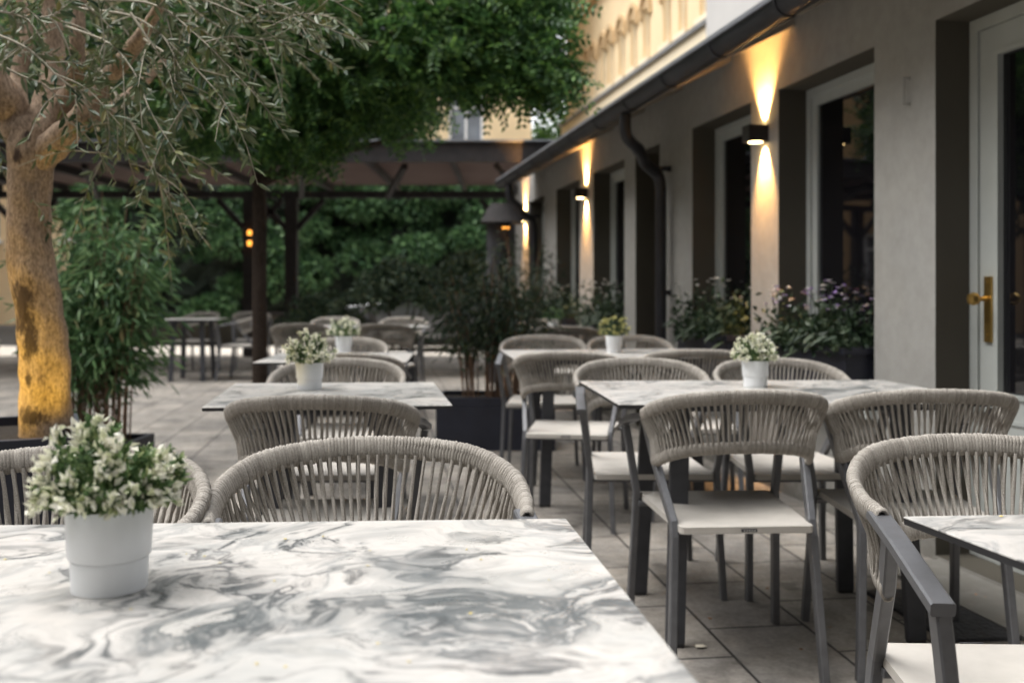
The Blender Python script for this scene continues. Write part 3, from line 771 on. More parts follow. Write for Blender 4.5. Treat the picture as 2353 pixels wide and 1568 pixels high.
# wall lamps: a black box throwing one cone up and one down
def wall_lamp(y, z, label, e=1., x=0.):
    root = empty('wall_lamp', bpt(x, y, z), TH, label, 'wall lamp', 'up and down wall lamps')
    b = MB(); b.box((-.118, -.05, -.047), (-.0015, .05, .047)); b.box((-.0015, -.035, -.035), (0, .035, .035)); b.build('housing', M['lamp'], root)
    for s in (-1, 1):
        g = MB(); g.lathe([(.040, 0), (.040, .004), (.0005, .0045)], n=20)
        V = np.concatenate(g.v); V = np.stack([-.058+V[:, 0], V[:, 1], s*(.0435+V[:, 2])], 1)
        g2 = MB(); g2.add(V, g.f); g2.build('lens', M['glow'], root)
        ld = bpy.data.lights.new('lamp_beam', 'SPOT'); ld.energy = e*(85. if s > 0 else 62.); ld.color = (1, .50, .15); ld.spot_size = R(78 if s > 0 else 72); ld.spot_blend = .75; ld.shadow_soft_size = .012
        lo = bpy.data.objects.new('lamp_beam', ld); col.objects.link(lo); lo.parent = root
        lo.location = (-.036, 0, s*.054); lo.rotation_euler = (0 if s < 0 else math.pi, R(13 if s > 0 else 21)*s, 0)
    return root
wall_lamp(5.70*SC, 2.005, 'black up and down lamp on the pier between the two nearest windows, lit warm')
wall_lamp(9.64*SC, 2.06, 'lit black up and down lamp on the narrow pier beyond the downpipe')
wall_lamp(12.62*SC, 2.05, 'lit black up and down lamp at the far end of the grey wall')

# window boxes
def window_box(y0, y1, label, seed, z=.574, h=.27, fm='boxflower', nf=40, leafn=1500, hh=.30):
    global rng
    rng = np.random.default_rng(seed); L = y1-y0
    root = empty('window_box', bpt(-.02, (y0+y1)/2, z), TH, label, 'window box', 'planted window boxes')
    b = MB(); b.box((-.10, -L/2, 0), (.14, L/2, h-.03)); b.box((-.115, -L/2-.01, h-.03), (.152, L/2+.01, h)); b.build('trough', M['planter'], root)
    n = leafn; lf = MB()
    C = np.stack([rng.uniform(-.16, .14, n), rng.uniform(-L/2, L/2, n), h+np.abs(rng.normal(0, .5, n)).clip(0, 1.25)*hh*.75-.02], 1)
    lump = .75+.35*np.sin(C[:, 1]*9+seed); C[:, 2] = h-.01+(C[:, 2]-h)*lump
    leaves(lf, C, rdir(n, .2), rdir(n, .7), rng.uniform(.03, .06, n), rng.uniform(.016, .032, n), 'diamond', .15, .1)
    for k in range(14):
        c = np.array([[-.13, rng.uniform(-L/2, L/2), h+rng.uniform(-.06, .08)]])
        leaves(lf, c, np.array([[-1, rng.normal()*.6, -.5]]), np.array([[-.5, 0, 1]]), .10, .05, 'lance', .1, .15)
    lf.build('foliage', M['boxleaf'], root)
    st = MB(); fl = MB()
    for k in range(nf):
        p = np.array([rng.uniform(-.16, .12), rng.uniform(-L/2+.02, L/2-.02), h+hh*rng.uniform(.55, 1.05)])
        st.tube([(p[0]*.6, p[1], h), tuple(p)], .0018, 4, cap=False)
        m = 7; a = np.arange(m)*2*math.pi/m
        dd = np.stack([np.cos(a), np.sin(a), np.full(m, .35)], 1)+rng.normal(size=(m, 3))*.25
        leaves(fl, np.repeat(p[None], m, 0), dd, np.tile([[0, 0, 1.]], (m, 1)), rng.uniform(.016, .026), .017, 'diamond', .1, .1)
    st.build('stems', M['boxleaf'], root); fl.build('blossoms', M[fm], root)
window_box(4.60*SC, 5.49*SC, 'window box of violet and white flowers in the window nearest the door', 41, nf=46)
window_box(5.93*SC, 6.80*SC, 'window box of leafy pale flowers in the window just beyond the nearest lamp', 42, fm='paleflower', nf=22, hh=.34)
window_box(8.45*SC, 9.35*SC, 'window box of grey green plants in the window beyond the downpipe', 43, fm='paleflower', nf=30, hh=.36)
window_box(9.95*SC, 10.87*SC, 'window box of pale plants in the window beyond the second lamp', 44, fm='paleflower', nf=26, hh=.34)
window_box(11.57*SC, 12.36*SC, 'window box of dark plants in the last window of the grey wall', 45, fm='paleflower', nf=14, hh=.30)

# grey pillar with hood at the far end
pl = empty('entrance_pillar', at(1143, 672, 12.2), 0, 'dark grey corrugated entrance pillar with a small hood, at the wall end', 'pillar')
pl.location.z = 0
b = MB(); n = 40; V = []
for z in (0, 1.95):
    for k in range(n):
        a = 2*math.pi*k/n; r = .13+.006*(k % 2); V.append((r*math.cos(a), r*math.sin(a), z))
b.add(V, [(k, (k+1) % n, n+(k+1) % n, n+k) for k in range(n)]+[tuple(range(n, 2*n))]); b.build('shaft', M['pillar'], pl)
b = MB(); b.add([(-.20, -.30, 1.95), (.30, -.30, 1.95), (.30, .25, 1.95), (-.20, .25, 1.95), (-.08, -.2, 2.18), (.3, -.2, 2.18), (.3, .25, 2.18), (-.08, .25, 2.18)], [(0, 3, 2, 1), (4, 5, 6, 7), (0, 1, 5, 4), (1, 2, 6, 5), (2, 3, 7, 6), (3, 0, 4, 7)]); b.build('hood', M['wood'], pl)

# ------------------------------------------------------------------ planters and trees
def planter(x0, x1, y0, y1, h, label, rz=0.):
    cx, cy = (x0+x1)/2, (y0+y1)/2; w, d = (x1-x0)/2, (y1-y0)/2
    root = empty('planter', (cx, cy, 0), rz, label, 'planter')
    b = MB(); b.prism([(-w, -d), (w, -d), (w, d), (-w, d)], 0, h-.06, .002)
    o = b.build('box', M['planter'], root)
    r = MB()
    for (lo, hi) in (((-w, -d, h-.058), (w, -d+.03, h)), ((-w, d-.03, h-.058), (w, d, h)), ((-w, -d+.03, h-.058), (-w+.03, d-.03, h)), ((w-.03, -d+.03, h-.058), (w, d-.03, h))): r.box(lo, hi)
    r.build('rim', M['planter'], root)
    s = MB(); s.add([(-w+.03, -d+.03, h-.03), (w-.03, -d+.03, h-.03), (w-.03, d-.03, h-.03), (-w+.03, d-.03, h-.03)], [(0, 1, 2, 3)]); s.build('soil', M['soil'], root)
    return root
planter(-2.10, -1.42, 2.87, 3.53, .66, 'tall dark planter holding the olive tree, at the left edge', R(25))
planter(-.53, .30, 6.93, 7.45, .37, 'low dark navy planter with thin bamboo, in the middle of the terrace')
planter(-2.78, -2.24, 5.85, 6.24, .22, 'low dark planter of the dense bamboo behind the olive tree')

# olive tree
def olive():
    global rng
    rng = np.random.default_rng(77); random.seed(77)
    D0 = 3.3
    root = empty('olive_tree', at(105, 1012, D0), 0, 'olive tree with thick mottled trunk and drooping silvery twigs', 'tree')
    o = root.location
    def L(x, y, d): return at(x, y, d)-o
    tr = MB()
    keys = [(107, 1025, 62), (104, 985, 59), (103, 930, 55), (105, 880, 54), (103, 820, 53), (97, 760, 52), (90, 700, 51), (80, 640, 52), (70, 580, 50), (65, 520, 47), (66, 450, 46), (70, 390, 49), (74, 345, 53), (76, 305, 50)]
    P, _ = spline([(k[0], k[1], k[2]) for k in keys], 60)
    n = 28; V = []; f = []
    for i, (x, y, r) in enumerate(P):
        c = L(x, y, D0); rr = r*D0/F
        for k in range(n):
            a = 2*math.pi*k/n
            q = rr*(1+.035*math.sin(3*a+i*.13)+.03*math.sin(5*a-i*.31)+.02*math.sin(i*.9+2*a)+.018*math.sin(9*a+i*.5)*math.sin(i*.37)+.014*math.sin(13*a-i*.8))
            V.append((c.x+q*math.cos(a), c.y+q*math.sin(a), c.z))
    m = len(P)
    f = [(i*n+k, i*n+(k+1) % n, (i+1)*n+(k+1) % n, (i+1)*n+k) for i in range(m-1) for k in range(n)]+[tuple((m-1)*n+k for k in range(n))]
    tr.add(V, [tuple(reversed(q)) for q in f])
    smooth_angle(tr.build('trunk', M['olivebark'], root), 80)
    B = [([(72, 400, D0), (62, 330, D0), (36, 268, D0), (5, 215, 3.25), (-60, 120, 3.2), (-140, -60, 3.2)], [40, 44, 37, 34, 28, 20]),
         ([(78, 380, D0), (88, 310, 3.32), (110, 240, 3.35), (125, 160, 3.4), (120, 60, 3.4), (105, -80, 3.4)], [40, 40, 32, 25, 21, 17]),
         ([(84, 385, D0), (104, 320, 3.3), (140, 250, 3.3), (175, 190, 3.25), (178, 90, 3.2), (190, -60, 3.2)], [34, 34, 24, 18, 14, 11]),
         ([(72, 430, D0), (92, 370, 3.29), (140, 318, 3.26), (195, 262, 3.22), (240, 195, 3.2), (320, 90, 3.1), (400, -40, 2.95)], [30, 36, 27, 22, 18, 12, 8]),
         ([(130, 325, 3.28), (205, 278, 3.36), (290, 225, 3.5), (400, 120, 3.6)], [14, 15, 13, 9]),
         ([(60, 330, D0), (40, 200, 3.45), (60, 80, 3.5), (40, -60, 3.55)], [30, 22, 16, 12])]
    for pts, rr in B:
        b = MB(); p3, _ = spline([tuple(L(*q)) for q in pts], 30); r = np.interp(np.linspace(0, len(rr)-1, 30), range(len(rr)), rr)*D0/F; r = r*(1+.05*np.sin(np.arange(30)*1.3)+.04*np.sin(np.arange(30)*2.9))
        b.tube(p3, r, 12); smooth_angle(b.build('branch', M['olivebark'], root), 80)
    # arching twigs (drawn through the places they hang at, each at its own distance)
    TW = [[(150, 60, 2.9), (250, 100, 2.75), (310, 170, 2.65), (345, 255, 2.55), (400, 345, 2.5), (440, 410, 2.5)],
          [(180, 20, 2.9), (310, 40, 2.75), (400, 110, 2.65), (500, 215, 2.55), (560, 320, 2.5), (592, 425, 2.5)],
          [(210, 0, 2.9), (350, 10, 2.7), (450, 80, 2.6), (560, 190, 2.5), (620, 260, 2.5), (652, 305, 2.5)],
          [(260, -30, 2.8), (430, -10, 2.7), (560, 40, 2.6), (650, 100, 2.6), (715, 140, 2.6)],
          [(300, -50, 2.8), (480, -40, 2.7), (640, 10, 2.6), (740, 60, 2.55), (836, 98, 2.55)],
          [(350, -70, 2.8), (560, -60, 2.7), (720, -20, 2.6), (830, 40, 2.6)],
          [(220, 150, 3.2), (290, 250, 3.15), (330, 350, 3.1), (390, 460, 3.05), (438, 575, 3.05)],
          [(230, 160, 3.1), (300, 280, 3.0), (360, 400, 3.0), (380, 480, 3.0)],
          [(200, 120, 3.3), (270, 260, 3.3), (300, 380, 3.3), (330, 470, 3.3)],
          [(280, 60, 3.3), (380, 200, 3.3), (430, 300, 3.3)], [(330, 0, 3.2), (450, 60, 3.2), (560, 140, 3.1), (620, 200, 3.1)],
          [(-60, 60, 2.7), (60, 110, 2.65), (150, 190, 2.6), (200, 205, 2.6), (240, 120, 2.6), (220, -30, 2.6)],
          [(-40, 130, 2.7), (40, 170, 2.7), (120, 210, 2.7), (160, 300, 2.7)], [(110, 20, 2.7), (160, 120, 2.7), (175, 230, 2.7)],
          [(-40, 20, 2.6), (100, 40, 2.6), (170, 0, 2.6)], [(150, -20, 2.8), (250, 60, 2.8), (260, 130, 2.8)],
          [(-60, 240, 3.), (-20, 160, 3.), (40, 60, 3.), (60, -60, 3.)], [(-60, 210, 2.9), (0, 150, 2.9), (70, 90, 2.9), (150, 10, 2.9)],
          [(-30, 330, 3.3), (10, 400, 3.3), (30, 440, 3.3)], [(-70, 160, 3.2), (-20, 260, 3.2), (5, 370, 3.2)],
          [(420, -60, 3.0), (560, 10, 2.9), (660, 40, 2.9), (700, 90, 2.9)], [(380, -30, 3.2), (500, 60, 3.1), (600, 90, 3.1), (680, 60, 3.1)],
          [(300, 30, 2.7), (380, 150, 2.65), (430, 230, 2.6), (470, 300, 2.6)], [(240, 210, 3.2), (250, 330, 3.2), (210, 400, 3.2)],
          [(330, 90, 3.0), (430, 150, 2.9), (530, 180, 2.9), (610, 230, 2.9)]]
    tw = MB(); lf = MB()
    def leafy(pts3, r0, dens, size, start=.15):
        nonlocal tw
        m = max(10, int(len(pts3)*5)); p3, ln = spline([tuple(p) for p in pts3], m)
        tw.tube(p3, np.linspace(r0, .0009, m), 5, cap=False)
        k = int(ln/.015*dens); u = np.sort(rng.uniform(start, 1, k))
        C = np.stack([np.interp(u*(m-1), np.arange(m), p3[:, q]) for q in range(3)], 1)
        T = unit(np.gradient(p3, axis=0)); T = T[np.minimum((u*(m-1)).astype(int), m-1)]
        side = rdir(k); side = unit(side-T*np.sum(side*T, 1)[:, None])
        leaves(lf, C, T*.75+side*.85+np.array((0, 0, -.12)), side*.3+rdir(k, .5), rng.uniform(.7, 1.25, k)*size, rng.uniform(.0095, .0150, k), 'lance', .12, .06)
        return p3, T, ln
    for pts in TW:
        P3 = [L(*q) for q in pts]; tw = MB()
        p3, T, ln = leafy(P3, .0042, 1.15, .043, .25)
        for j in range(random.randint(3, 5)):
            i = random.randint(int(len(p3)*.2), int(len(p3)*.85))
            d = (Vector(p3[min(i+2, len(p3)-1)])-Vector(p3[i])).normalized()
            s = Vector(rdir(1)[0])*.9+d*.8; s.normalize(); l = random.uniform(.12, .30)
            q0 = Vector(p3[i]); leafy([q0, q0+s*l*.5+Vector((0, 0, .005)), q0+s*l+Vector((0, 0, -.05*l/.3))], .0022, .95, .040, .15)
        tw.build('twig', M['twig'], root, True)
    tw = MB()
    # crown above and behind
    for j in range(95):
        x = random.uniform(-160, 720)
        y = random.uniform(-170, 95) if random.random() < .86 else random.uniform(80, 240)
        if y > 120 and (x < 190 or x > 450): continue
        d = random.uniform(3.15, 4.2)
        q0 = L(x, y, d); dr = Vector((random.gauss(.25, .6), random.gauss(0, .6), random.gauss(-.2, .5))).normalized(); l = random.uniform(.2, .42)
        leafy([q0, q0+dr*l*.5+Vector((0, 0, .03)), q0+dr*l+Vector((0, 0, -.05))], .0028, 1.0, .042, .05)
    tag(tw.build('crown_sprays', M['twig'], root, True), kind='stuff'); lf.build('foliage', M['olive'], root)
olive()

# broad tree over the terrace
def lumps_points(lumps, n, flat=1.):
    out = []
    w = np.array([l[3]*l[4]*1. for l in lumps]); w = w/w.sum()
    for l, k in zip(lumps, rng.multinomial(n, w)):
        x, y, d, rx, ry = l; c = np.array(at(x, y, d)); ax = np.array((rx*d/F, rx*d/F*flat, ry*d/F))
        v = rdir(k)*(rng.uniform(.25, 1.0, k)**(1/2.4))[:, None]
        out.append(c+v*ax)
    return np.concatenate(out)
def pinnate(lf, C, D, n, LL, nl=6, lsz=.056):
    D = unit(D); up = rdir(n, 1.6); S = unit(np.cross(D, up)); U = np.cross(S, D)
    for k in range(nl):
        t = .18+.82*k/(nl-1)
        base = C+D*(LL*t)[:, None]-U*(LL*.25*t*t)[:, None]
        for s in (-1, 1):
            leaves(lf, base, S*s+D*.45-U*.15, U+rng.normal(size=(n, 3))*.15, rng.uniform(.85, 1.15, n)*lsz*(1-.3*abs(t-.5)), lsz*.46, 'diamond', .05, .1)
def broad_tree():
    global rng
    rng = np.random.default_rng(5); random.seed(5)
    D0 = 7.6
    p = at(597, 672, D0); root = empty('broad_tree', (p.x, p.y, 0), 0, 'dark trunked broad leafed tree whose canopy hangs over the terrace', 'tree')
    o = root.location; Lc = lambda x, y, d: at(x, y, d)-o
    tr = MB(); z0 = Vector((0, 0, 0))
    P = [z0, Vector((.0, 0, .6)), Lc(596, 640, D0), Lc(597, 520, D0), Lc(595, 400, D0), Lc(600, 330, D0)]
    P, _ = spline([tuple(q) for q in P], 30); tr.tube(P, np.interp(np.linspace(0, 1, 30), [0, .05, .7, 1], [.08, .06, .054, .048]), 16)
    smooth_angle(tr.build('trunk', M['darkbark'], root), 80)
    for q in ([(600, 400, D0), (680, 330, 7.3), (800, 230, 7.), (1000, 130, 6.7), (1200, 90, 6.5)], [(598, 420, D0), (700, 380, 7.5), (820, 340, 7.5), (950, 310, 7.6)], [(596, 380, D0), (540, 300, 7.5), (460, 200, 7.7), (330, 100, 8)], [(600, 340, D0), (680, 200, 7.2), (780, 60, 7), (900, -150, 7)], [(597, 350, D0), (580, 180, 7.9), (520, -100, 8.2)]):
        b = MB(); pp, _ = spline([tuple(Lc(*k)) for k in q], 16); b.tube(pp, np.linspace(.04, .012, 16), 8); smooth_angle(b.build('branch', M['darkbark'], root), 80)
    LU = [(250, 80, 8.2, 230, 150), (470, 120, 7.6, 190, 160), (540, 225, 7.3, 150, 105), (680, 180, 7, 190, 160), (720, 235, 7.2, 130, 70), (850, 110, 6.8, 180, 140), (850, 210, 7.2, 130, 80), (930, 262, 7.8, 80, 50),
          (1040, 110, 6.5, 180, 110), (1060, 170, 6.6, 140, 55), (1170, 165, 6.4, 120, 50), (1205, 130, 6.3, 95, 80), (1255, 180, 6.2, 60, 40), (1150, 60, 6.5, 110, 80), (1120, 10, 6.6, 190, 80), (680, 325, 7.4, 90, 50), (640, 30, 7.2, 220, 110),
          (500, -120, 7.8, 330, 110), (860, -60, 7, 200, 70), (420, 285, 7.9, 110, 75)]
    n = 9000; C = lumps_points(LU, n, .8)-np.array(o)
    out = C-np.array([0, 0, 2.6]); D = out/np.linalg.norm(out, axis=1)[:, None]*.6+rng.normal(size=(n, 3))*.6+np.array((0, 0, -.15))
    lf = MB(); pinnate(lf, C, D, n, rng.uniform(.16, .27, n))
    lf.build('crown', M['robinia'], root)
broad_tree()

# bamboo clumps
def bamboo(cx, cy, z0, w, dp, h, nc, nl, label, leafm, lean=.25, low=.35, lsz=(.07, .12)):
    root = empty('bamboo', (cx, cy, z0), 0, label, 'plant')
    cu = MB(); lf = MB()
    for i in range(nc):
        x, y = random.uniform(-w*.55, w*.55), random.uniform(-dp, dp)
        hh = h*random.uniform(.62, 1.05)*(1-.25*abs(x/w)); lx = x/w*lean*2+random.gauss(0, lean*.45); ly = random.gauss(0, lean*.5)
        P, _ = spline([(x, y, 0), (x+lx*.25, y+ly*.25, hh*.5), (x+lx, y+ly, hh)], 12)
        cu.tube(P, np.linspace(.0065, .002, 12), 5, cap=False)
        k = nl
        u = rng.uniform(low, 1, k)**.85
        C = np.stack([np.interp(u*11, np.arange(12), P[:, q]) for q in range(3)], 1)
        tw = rng.normal(size=(k, 3))*np.array((.095, .095, .05)); C = C+tw
        D = unit(tw*np.array((1, 1, .2)))*.8+rng.normal(size=(k, 3))*.4+np.array((0, 0, -.45))
        leaves(lf, C, D, rdir(k, 1.), rng.uniform(*lsz, k), rng.uniform(.012, .02, k), 'lance', .12, .12)
    cu.build('culms', M['culm'], root); lf.build('foliage', leafm, root)
rng = np.random.default_rng(9); random.seed(9)
bamboo(-2.44, 6.04, .19, .20, .12, 1.48, 36, 120, 'dense bright green bamboo with reddish stems, right of the olive trunk', M['bamboo'], .13, .30)
bamboo(-2.64, 6.08, .19, .08, .09, 1.3, 12, 110, 'shorter bamboo clump directly behind the olive trunk', M['bamboo'], .12, .2)
bamboo(-.16, 7.18, .34, .36, .14, .98, 44, 60, 'thin dark bamboo with bare brown stems in the low navy planter', M['bamboodark'], .12, .45, (.05, .09))
bamboo(.14, 10.9, .0, .42, .2, 1.75, 30, 90, 'dark upright leafy shrub beside the entrance pillar', M['bamboodark'], .2, .15, (.06, .1))

# shrubs, hedge
def shrub(cx, cy, rx, ry, h, n, label, m, name='shrub', lsz=.07, cat='shrub', group=None, z0=0., lo=0.):
    root = empty(name, (cx, cy, z0), 0, label, cat, group)
    st = MB()
    for k in range(7):
        a = random.uniform(0, 6.3); st.tube([(0, 0, 0), (math.cos(a)*rx*.3, math.sin(a)*ry*.3, h*.4), (math.cos(a)*rx*.6, math.sin(a)*ry*.6, h*.8)], [.02, .014, .006], 5, cap=False)
    st.build('stems', M['darkbark'], root)
    nl = 34; V = rdir(nl); V[:, 2] = np.abs(V[:, 2])
    cs = V*np.array((rx*.72, ry*.72, h*.36))+np.array((0, 0, h*.5)); rr = rng.uniform(.22, .42, nl)
    k = rng.integers(0, nl, n); v = rdir(n)*(rng.uniform(.3, 1, n)**.4)[:, None]
    C = cs[k]+v*(rr[k][:, None])*np.array((rx, ry, h*.5)); C[:, 2] = np.maximum(C[:, 2], .06+rng.uniform(0, .1, n)); C = C[C[:, 2] > lo*(.94+.1*np.sin(C[:, 0]*9))]; v = v[:len(C)]; n = len(C)
    lf = MB(); leaves(lf, C, v+rng.normal(size=(n, 3))*.6, rdir(n, 1.), rng.uniform(.7, 1.3, n)*lsz, rng.uniform(.4, .6, n)*lsz, 'diamond', .12, .1)
    lf.build('foliage', m, root)
SG = 'low dark shrubs before the hedge'
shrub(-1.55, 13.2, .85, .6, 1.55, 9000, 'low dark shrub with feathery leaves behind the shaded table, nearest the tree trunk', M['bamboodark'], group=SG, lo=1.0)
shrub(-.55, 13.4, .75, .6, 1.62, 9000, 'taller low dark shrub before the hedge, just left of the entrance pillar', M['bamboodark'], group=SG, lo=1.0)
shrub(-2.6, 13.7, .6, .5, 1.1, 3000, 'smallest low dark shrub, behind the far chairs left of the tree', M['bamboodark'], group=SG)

def hedge(x0, x1, y, dp, z0, z1, n, label):
    root = empty('hedge', ((x0+x1)/2, y, 0), 0, label, 'hedge'); w = (x1-x0)/2
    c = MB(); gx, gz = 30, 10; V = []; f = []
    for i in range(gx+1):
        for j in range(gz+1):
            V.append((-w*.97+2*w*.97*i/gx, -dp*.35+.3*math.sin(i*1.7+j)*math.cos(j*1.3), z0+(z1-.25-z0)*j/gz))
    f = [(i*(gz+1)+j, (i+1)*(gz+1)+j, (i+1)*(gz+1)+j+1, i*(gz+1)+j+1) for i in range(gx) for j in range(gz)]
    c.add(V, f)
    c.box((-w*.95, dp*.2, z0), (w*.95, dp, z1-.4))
    c.build('dark_core', M['hedgecore'], root)  # opaque dark core closing the hedge; the colour stands for inner shade
    nl = int(w*2*(z1-z0)*2.2); cs = np.stack([rng.uniform(-w, w, nl), rng.uniform(-dp, -dp*.1, nl), rng.uniform(z0+.1, z1-.1, nl)], 1); rr = rng.uniform(.28, .6, nl)
    k = rng.integers(0, nl, n); v = rdir(n, .35); v[:, 1] -= .3; v = unit(v)*(rng.uniform(.5, 1, n)**.4)[:, None]
    C = cs[k]+v*rr[k][:, None]*np.array((1.1, .8, .65))
    lf = MB(); leaves(lf, C, v+rng.normal(size=(n, 3))*.5+np.array((0, 0, -.3)), v+rdir(n, .8), rng.uniform(.09, .17, n), rng.uniform(.06, .10, n), 'diamond', .1, .15)
    lf.build('foliage', M['hedge'], root)
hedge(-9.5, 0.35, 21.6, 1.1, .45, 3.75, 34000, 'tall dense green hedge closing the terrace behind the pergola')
b = empty('low_wall', (-4.5, 21.3, 0), 0, 'low dark wall beneath the tall hedge', 'wall')
m_ = MB(); m_.box((-5.2, -.2, 0), (4.9, .5, .62)); m_.build('masonry', M['reveal'], b); m_ = MB(); m_.box((-5.22, -.24, .622), (4.92, .54, .70)); m_.build('coping', M['wood'], b)

# parked white car glimpsed between shrubs
def car():
    p = at(1005, 672, 19.0); root = empty('parked_car', (p.x, p.y, 0), 0, 'pale shiny car parked beyond the shrubs, only glints of it showing', 'car')
    sec = [(-2.05, .35, .62, .70), (-1.95, .3, .80, .80), (-1.0, .28, .92, .84), (-.45, .28, 1.36, .70), (.75, .28, 1.40, .70), (1.55, .28, .98, .84), (2.0, .3, .90, .80), (2.08, .4, .66, .72)]
    b = MB(); V = []
    for (x, zb, zt, hw) in sec:
        for (yy, zz) in ((-.82, zb), (-.86, .60), (-.84, min(zt, .90)), (-hw, zt), (hw, zt), (.84, min(zt, .90)), (.86, .60), (.82, zb)): V.append((x, yy, zz))
    n = 8; f = [(i*n+k, i*n+(k+1) % n, (i+1)*n+(k+1) % n, (i+1)*n+k) for i in range(len(sec)-1) for k in range(n)]+[tuple(range(n-1, -1, -1)), tuple((len(sec)-1)*n+k for k in range(n))]
    b.add(V, f); smooth_angle(b.build('body', M['carpaint'], root), 40)
    for s in (-1,):
        for (xa, xb) in ((-.62, .08), (.14, .95)):
            w = MB(); w.add([(xa-.1, s*.862, .93), (xb+.1, s*.862, .93), (xb, s*.735, 1.30), (xa+.1, s*.735, 1.30)], [(0, 1, 2, 3)]); w.build('window', M['glass'], root)
    for x in (-1.3, 1.3):
        for s in (-1, 1):
            t = MB(); pr = [(.20, -.1), (.31, -.1), (.33, -.06), (.33, .06), (.31, .1), (.20, .1)]; t.lathe(pr, n=24)
            Vv = np.concatenate(t.v); Vv = np.stack([x+Vv[:, 0], s*.80+Vv[:, 2], .33+Vv[:, 1]], 1); t2 = MB(); t2.add(Vv, t.f); wo = t2.build('wheel', M['rubber'], root)
            t = MB(); t.lathe([(.19, -.02), (.19, .02), (.05, .03), (.001, .03)], n=16); Vv = np.concatenate(t.v); Vv = np.stack([x+Vv[:, 0], s*(.88+Vv[:, 2]), .33+Vv[:, 1]], 1); t2 = MB(); t2.add(Vv, t.f); t2.build('rim', M['rim'], wo)
car()

# ------------------------------------------------------------------ pergola
pg = empty('pergola', (-4.2, 15.2, 0), 0, 'dark timber pergola with boarded roof on posts with braces, before the hedge', 'pergola')
def pgp(v): return tuple(Vector(v)-Vector((-4.2, 15.2, 0)))
X0, X1 = -9.2, .36
b = MB()
nb = 14
for i in range(nb):
    y0 = 13.05+i*(4.3/nb); b.box(pgp((X0, y0+.008, 2.97)), pgp((X1, y0+4.3/nb-.008, 2.995)))
b.build('roof', M['pergroof'], pg)
b = MB(); b.box(pgp((X0-.1, 12.95, 2.80)), pgp((X1+.15, 13.03, 3.05))); b.build('fascia', M['wood'], pg)
b = MB(); b.box(pgp((X0-.12, 12.85, 3.055)), pgp((X1+.2, 13.2, 3.075))); b.build('roof_edge', M['roofmetal'], pg)
xx = X0+.3
b = MB()
while xx < X1:
    b.box(pgp((xx, 13.05, 2.85)), pgp((xx+.06, 17.3, 2.965))); xx += 1.15
b.build('rafters', M['wood'], pg)
b = MB(); b.box(pgp((X0, 17.1, 2.73)), pgp((X1-.25, 17.25, 2.845))); b.build('beam', M['wood'], pg)
for i, x in enumerate((-8.4, -4.52, -3.80, .0)):
    b = MB(); b.box(pgp((x-.10, 17.08, 0)), pgp((x+.10, 17.27, 2.728))); b.build('post', M['wood'], pg)
    for s in (-1, 1):
        b = MB(); b.bar([pgp((x+s*.09, 17.17, 2.2)), pgp((x+s*.55, 17.17, 2.70))], .09, .09, side=(0, 1, 0)); b.build('brace', M['wood'], pg)
for (x, s) in ((-3.3, .32), (-1.95, .42), (-6.5, .4), (-7.4, -.3)):
    b = MB(); b.bar([pgp((x, 15.6, 2.60)), pgp((x+s, 14.2, 2.90))], .08, .08, side=(1, 0, 0)); b.build('brace', M['wood'], pg)
for x in (-8.6, .2):
    b = MB(); b.box(pgp((x-.08, 13.1, 0)), pgp((x+.08, 13.25, 2.84))); b.build('post', M['wood'], pg)
for s in (-1, 1):
    b = MB(); b.bar([pgp((.2+s*.06, 13.17, 2.35)), pgp((.2+s*.42, 13.17, 2.80))], .07, .07, side=(0, 1, 0)); b.build('brace', M['wood'], pg)
# amber lamp on the pergola post
lp = empty('post_lamp', at(575, 547, 17.06), 0, 'small amber up and down lamp glowing on the pergola post', 'lamp')
b = MB(); b.box((-.055, -.10, -.045), (.055, -.002, .045)); b.build('housing', M['lamp'], lp)
for s in (-1, 1):
    g = MB(); g.lathe([(.036, 0), (.04, .04), (.033, .085), (.001, .09)], n=16); V = np.concatenate(g.v); V = np.stack([V[:, 0], -.055+V[:, 1]*.8, s*(.046+V[:, 2])], 1); g2 = MB(); g2.add(V, g.f); g2.build('lens', M['glow2'], lp)
# lamp under the hood of the pillar
lp = empty('hood_lamp', (-.13+.0, 12.0, 1.90), 0, 'small amber lamp glowing under the pillar hood', 'lamp')
lp.location = Vector((pl.location.x+.1, pl.location.y-.2, 1.90))
b = MB(); b.lathe([(.05, -.01), (.05, .05), (.001, .05)], n=16); b.build('housing', M['lamp'], lp)
b = MB(); b.lathe([(.001, -.035), (.04, -.03), (.045, -.012), (.001, -.0105)], n=16); b.build('lens', M['glow2'], lp)

# garden spotlights at the foot of the olive
for (dx, lab) in ((-.31, 'small garden spotlight in the olive planter, on its outer side'), (.15, 'small garden spotlight in the olive planter, on the terrace side')):
    c = at(105, 1012, 3.3)
    q = empty('garden_spotlight', (c.x+dx, 3.06, .61), 0, lab, 'spotlight')
    b = MB(); b.tube([(0, 0, 0), (0, 0, .05)], .006, 8); b.build('spike', M['lamp'], q)
    b = MB(); b.lathe([(.001, .045), (.02, .047), (.024, .075), (.022, .075), (.001, .06)], n=14); b.build('head', M['lamp'], q)
    ld = bpy.data.lights.new('spot_beam', 'SPOT'); ld.energy = (6.5 if dx < 0 else 2.2); ld.color = (1, .68, .10); ld.spot_size = R(105); ld.spot_blend = .9; ld.shadow_soft_size = .02
    lo = bpy.data.objects.new('spot_beam', ld); col.objects.link(lo); lo.parent = q; lo.location = (0, 0, .08)
    dv = Vector((-dx*.9, .17, .20)); lo.rotation_euler = dv.to_track_quat('-Z', 'Y').to_euler()

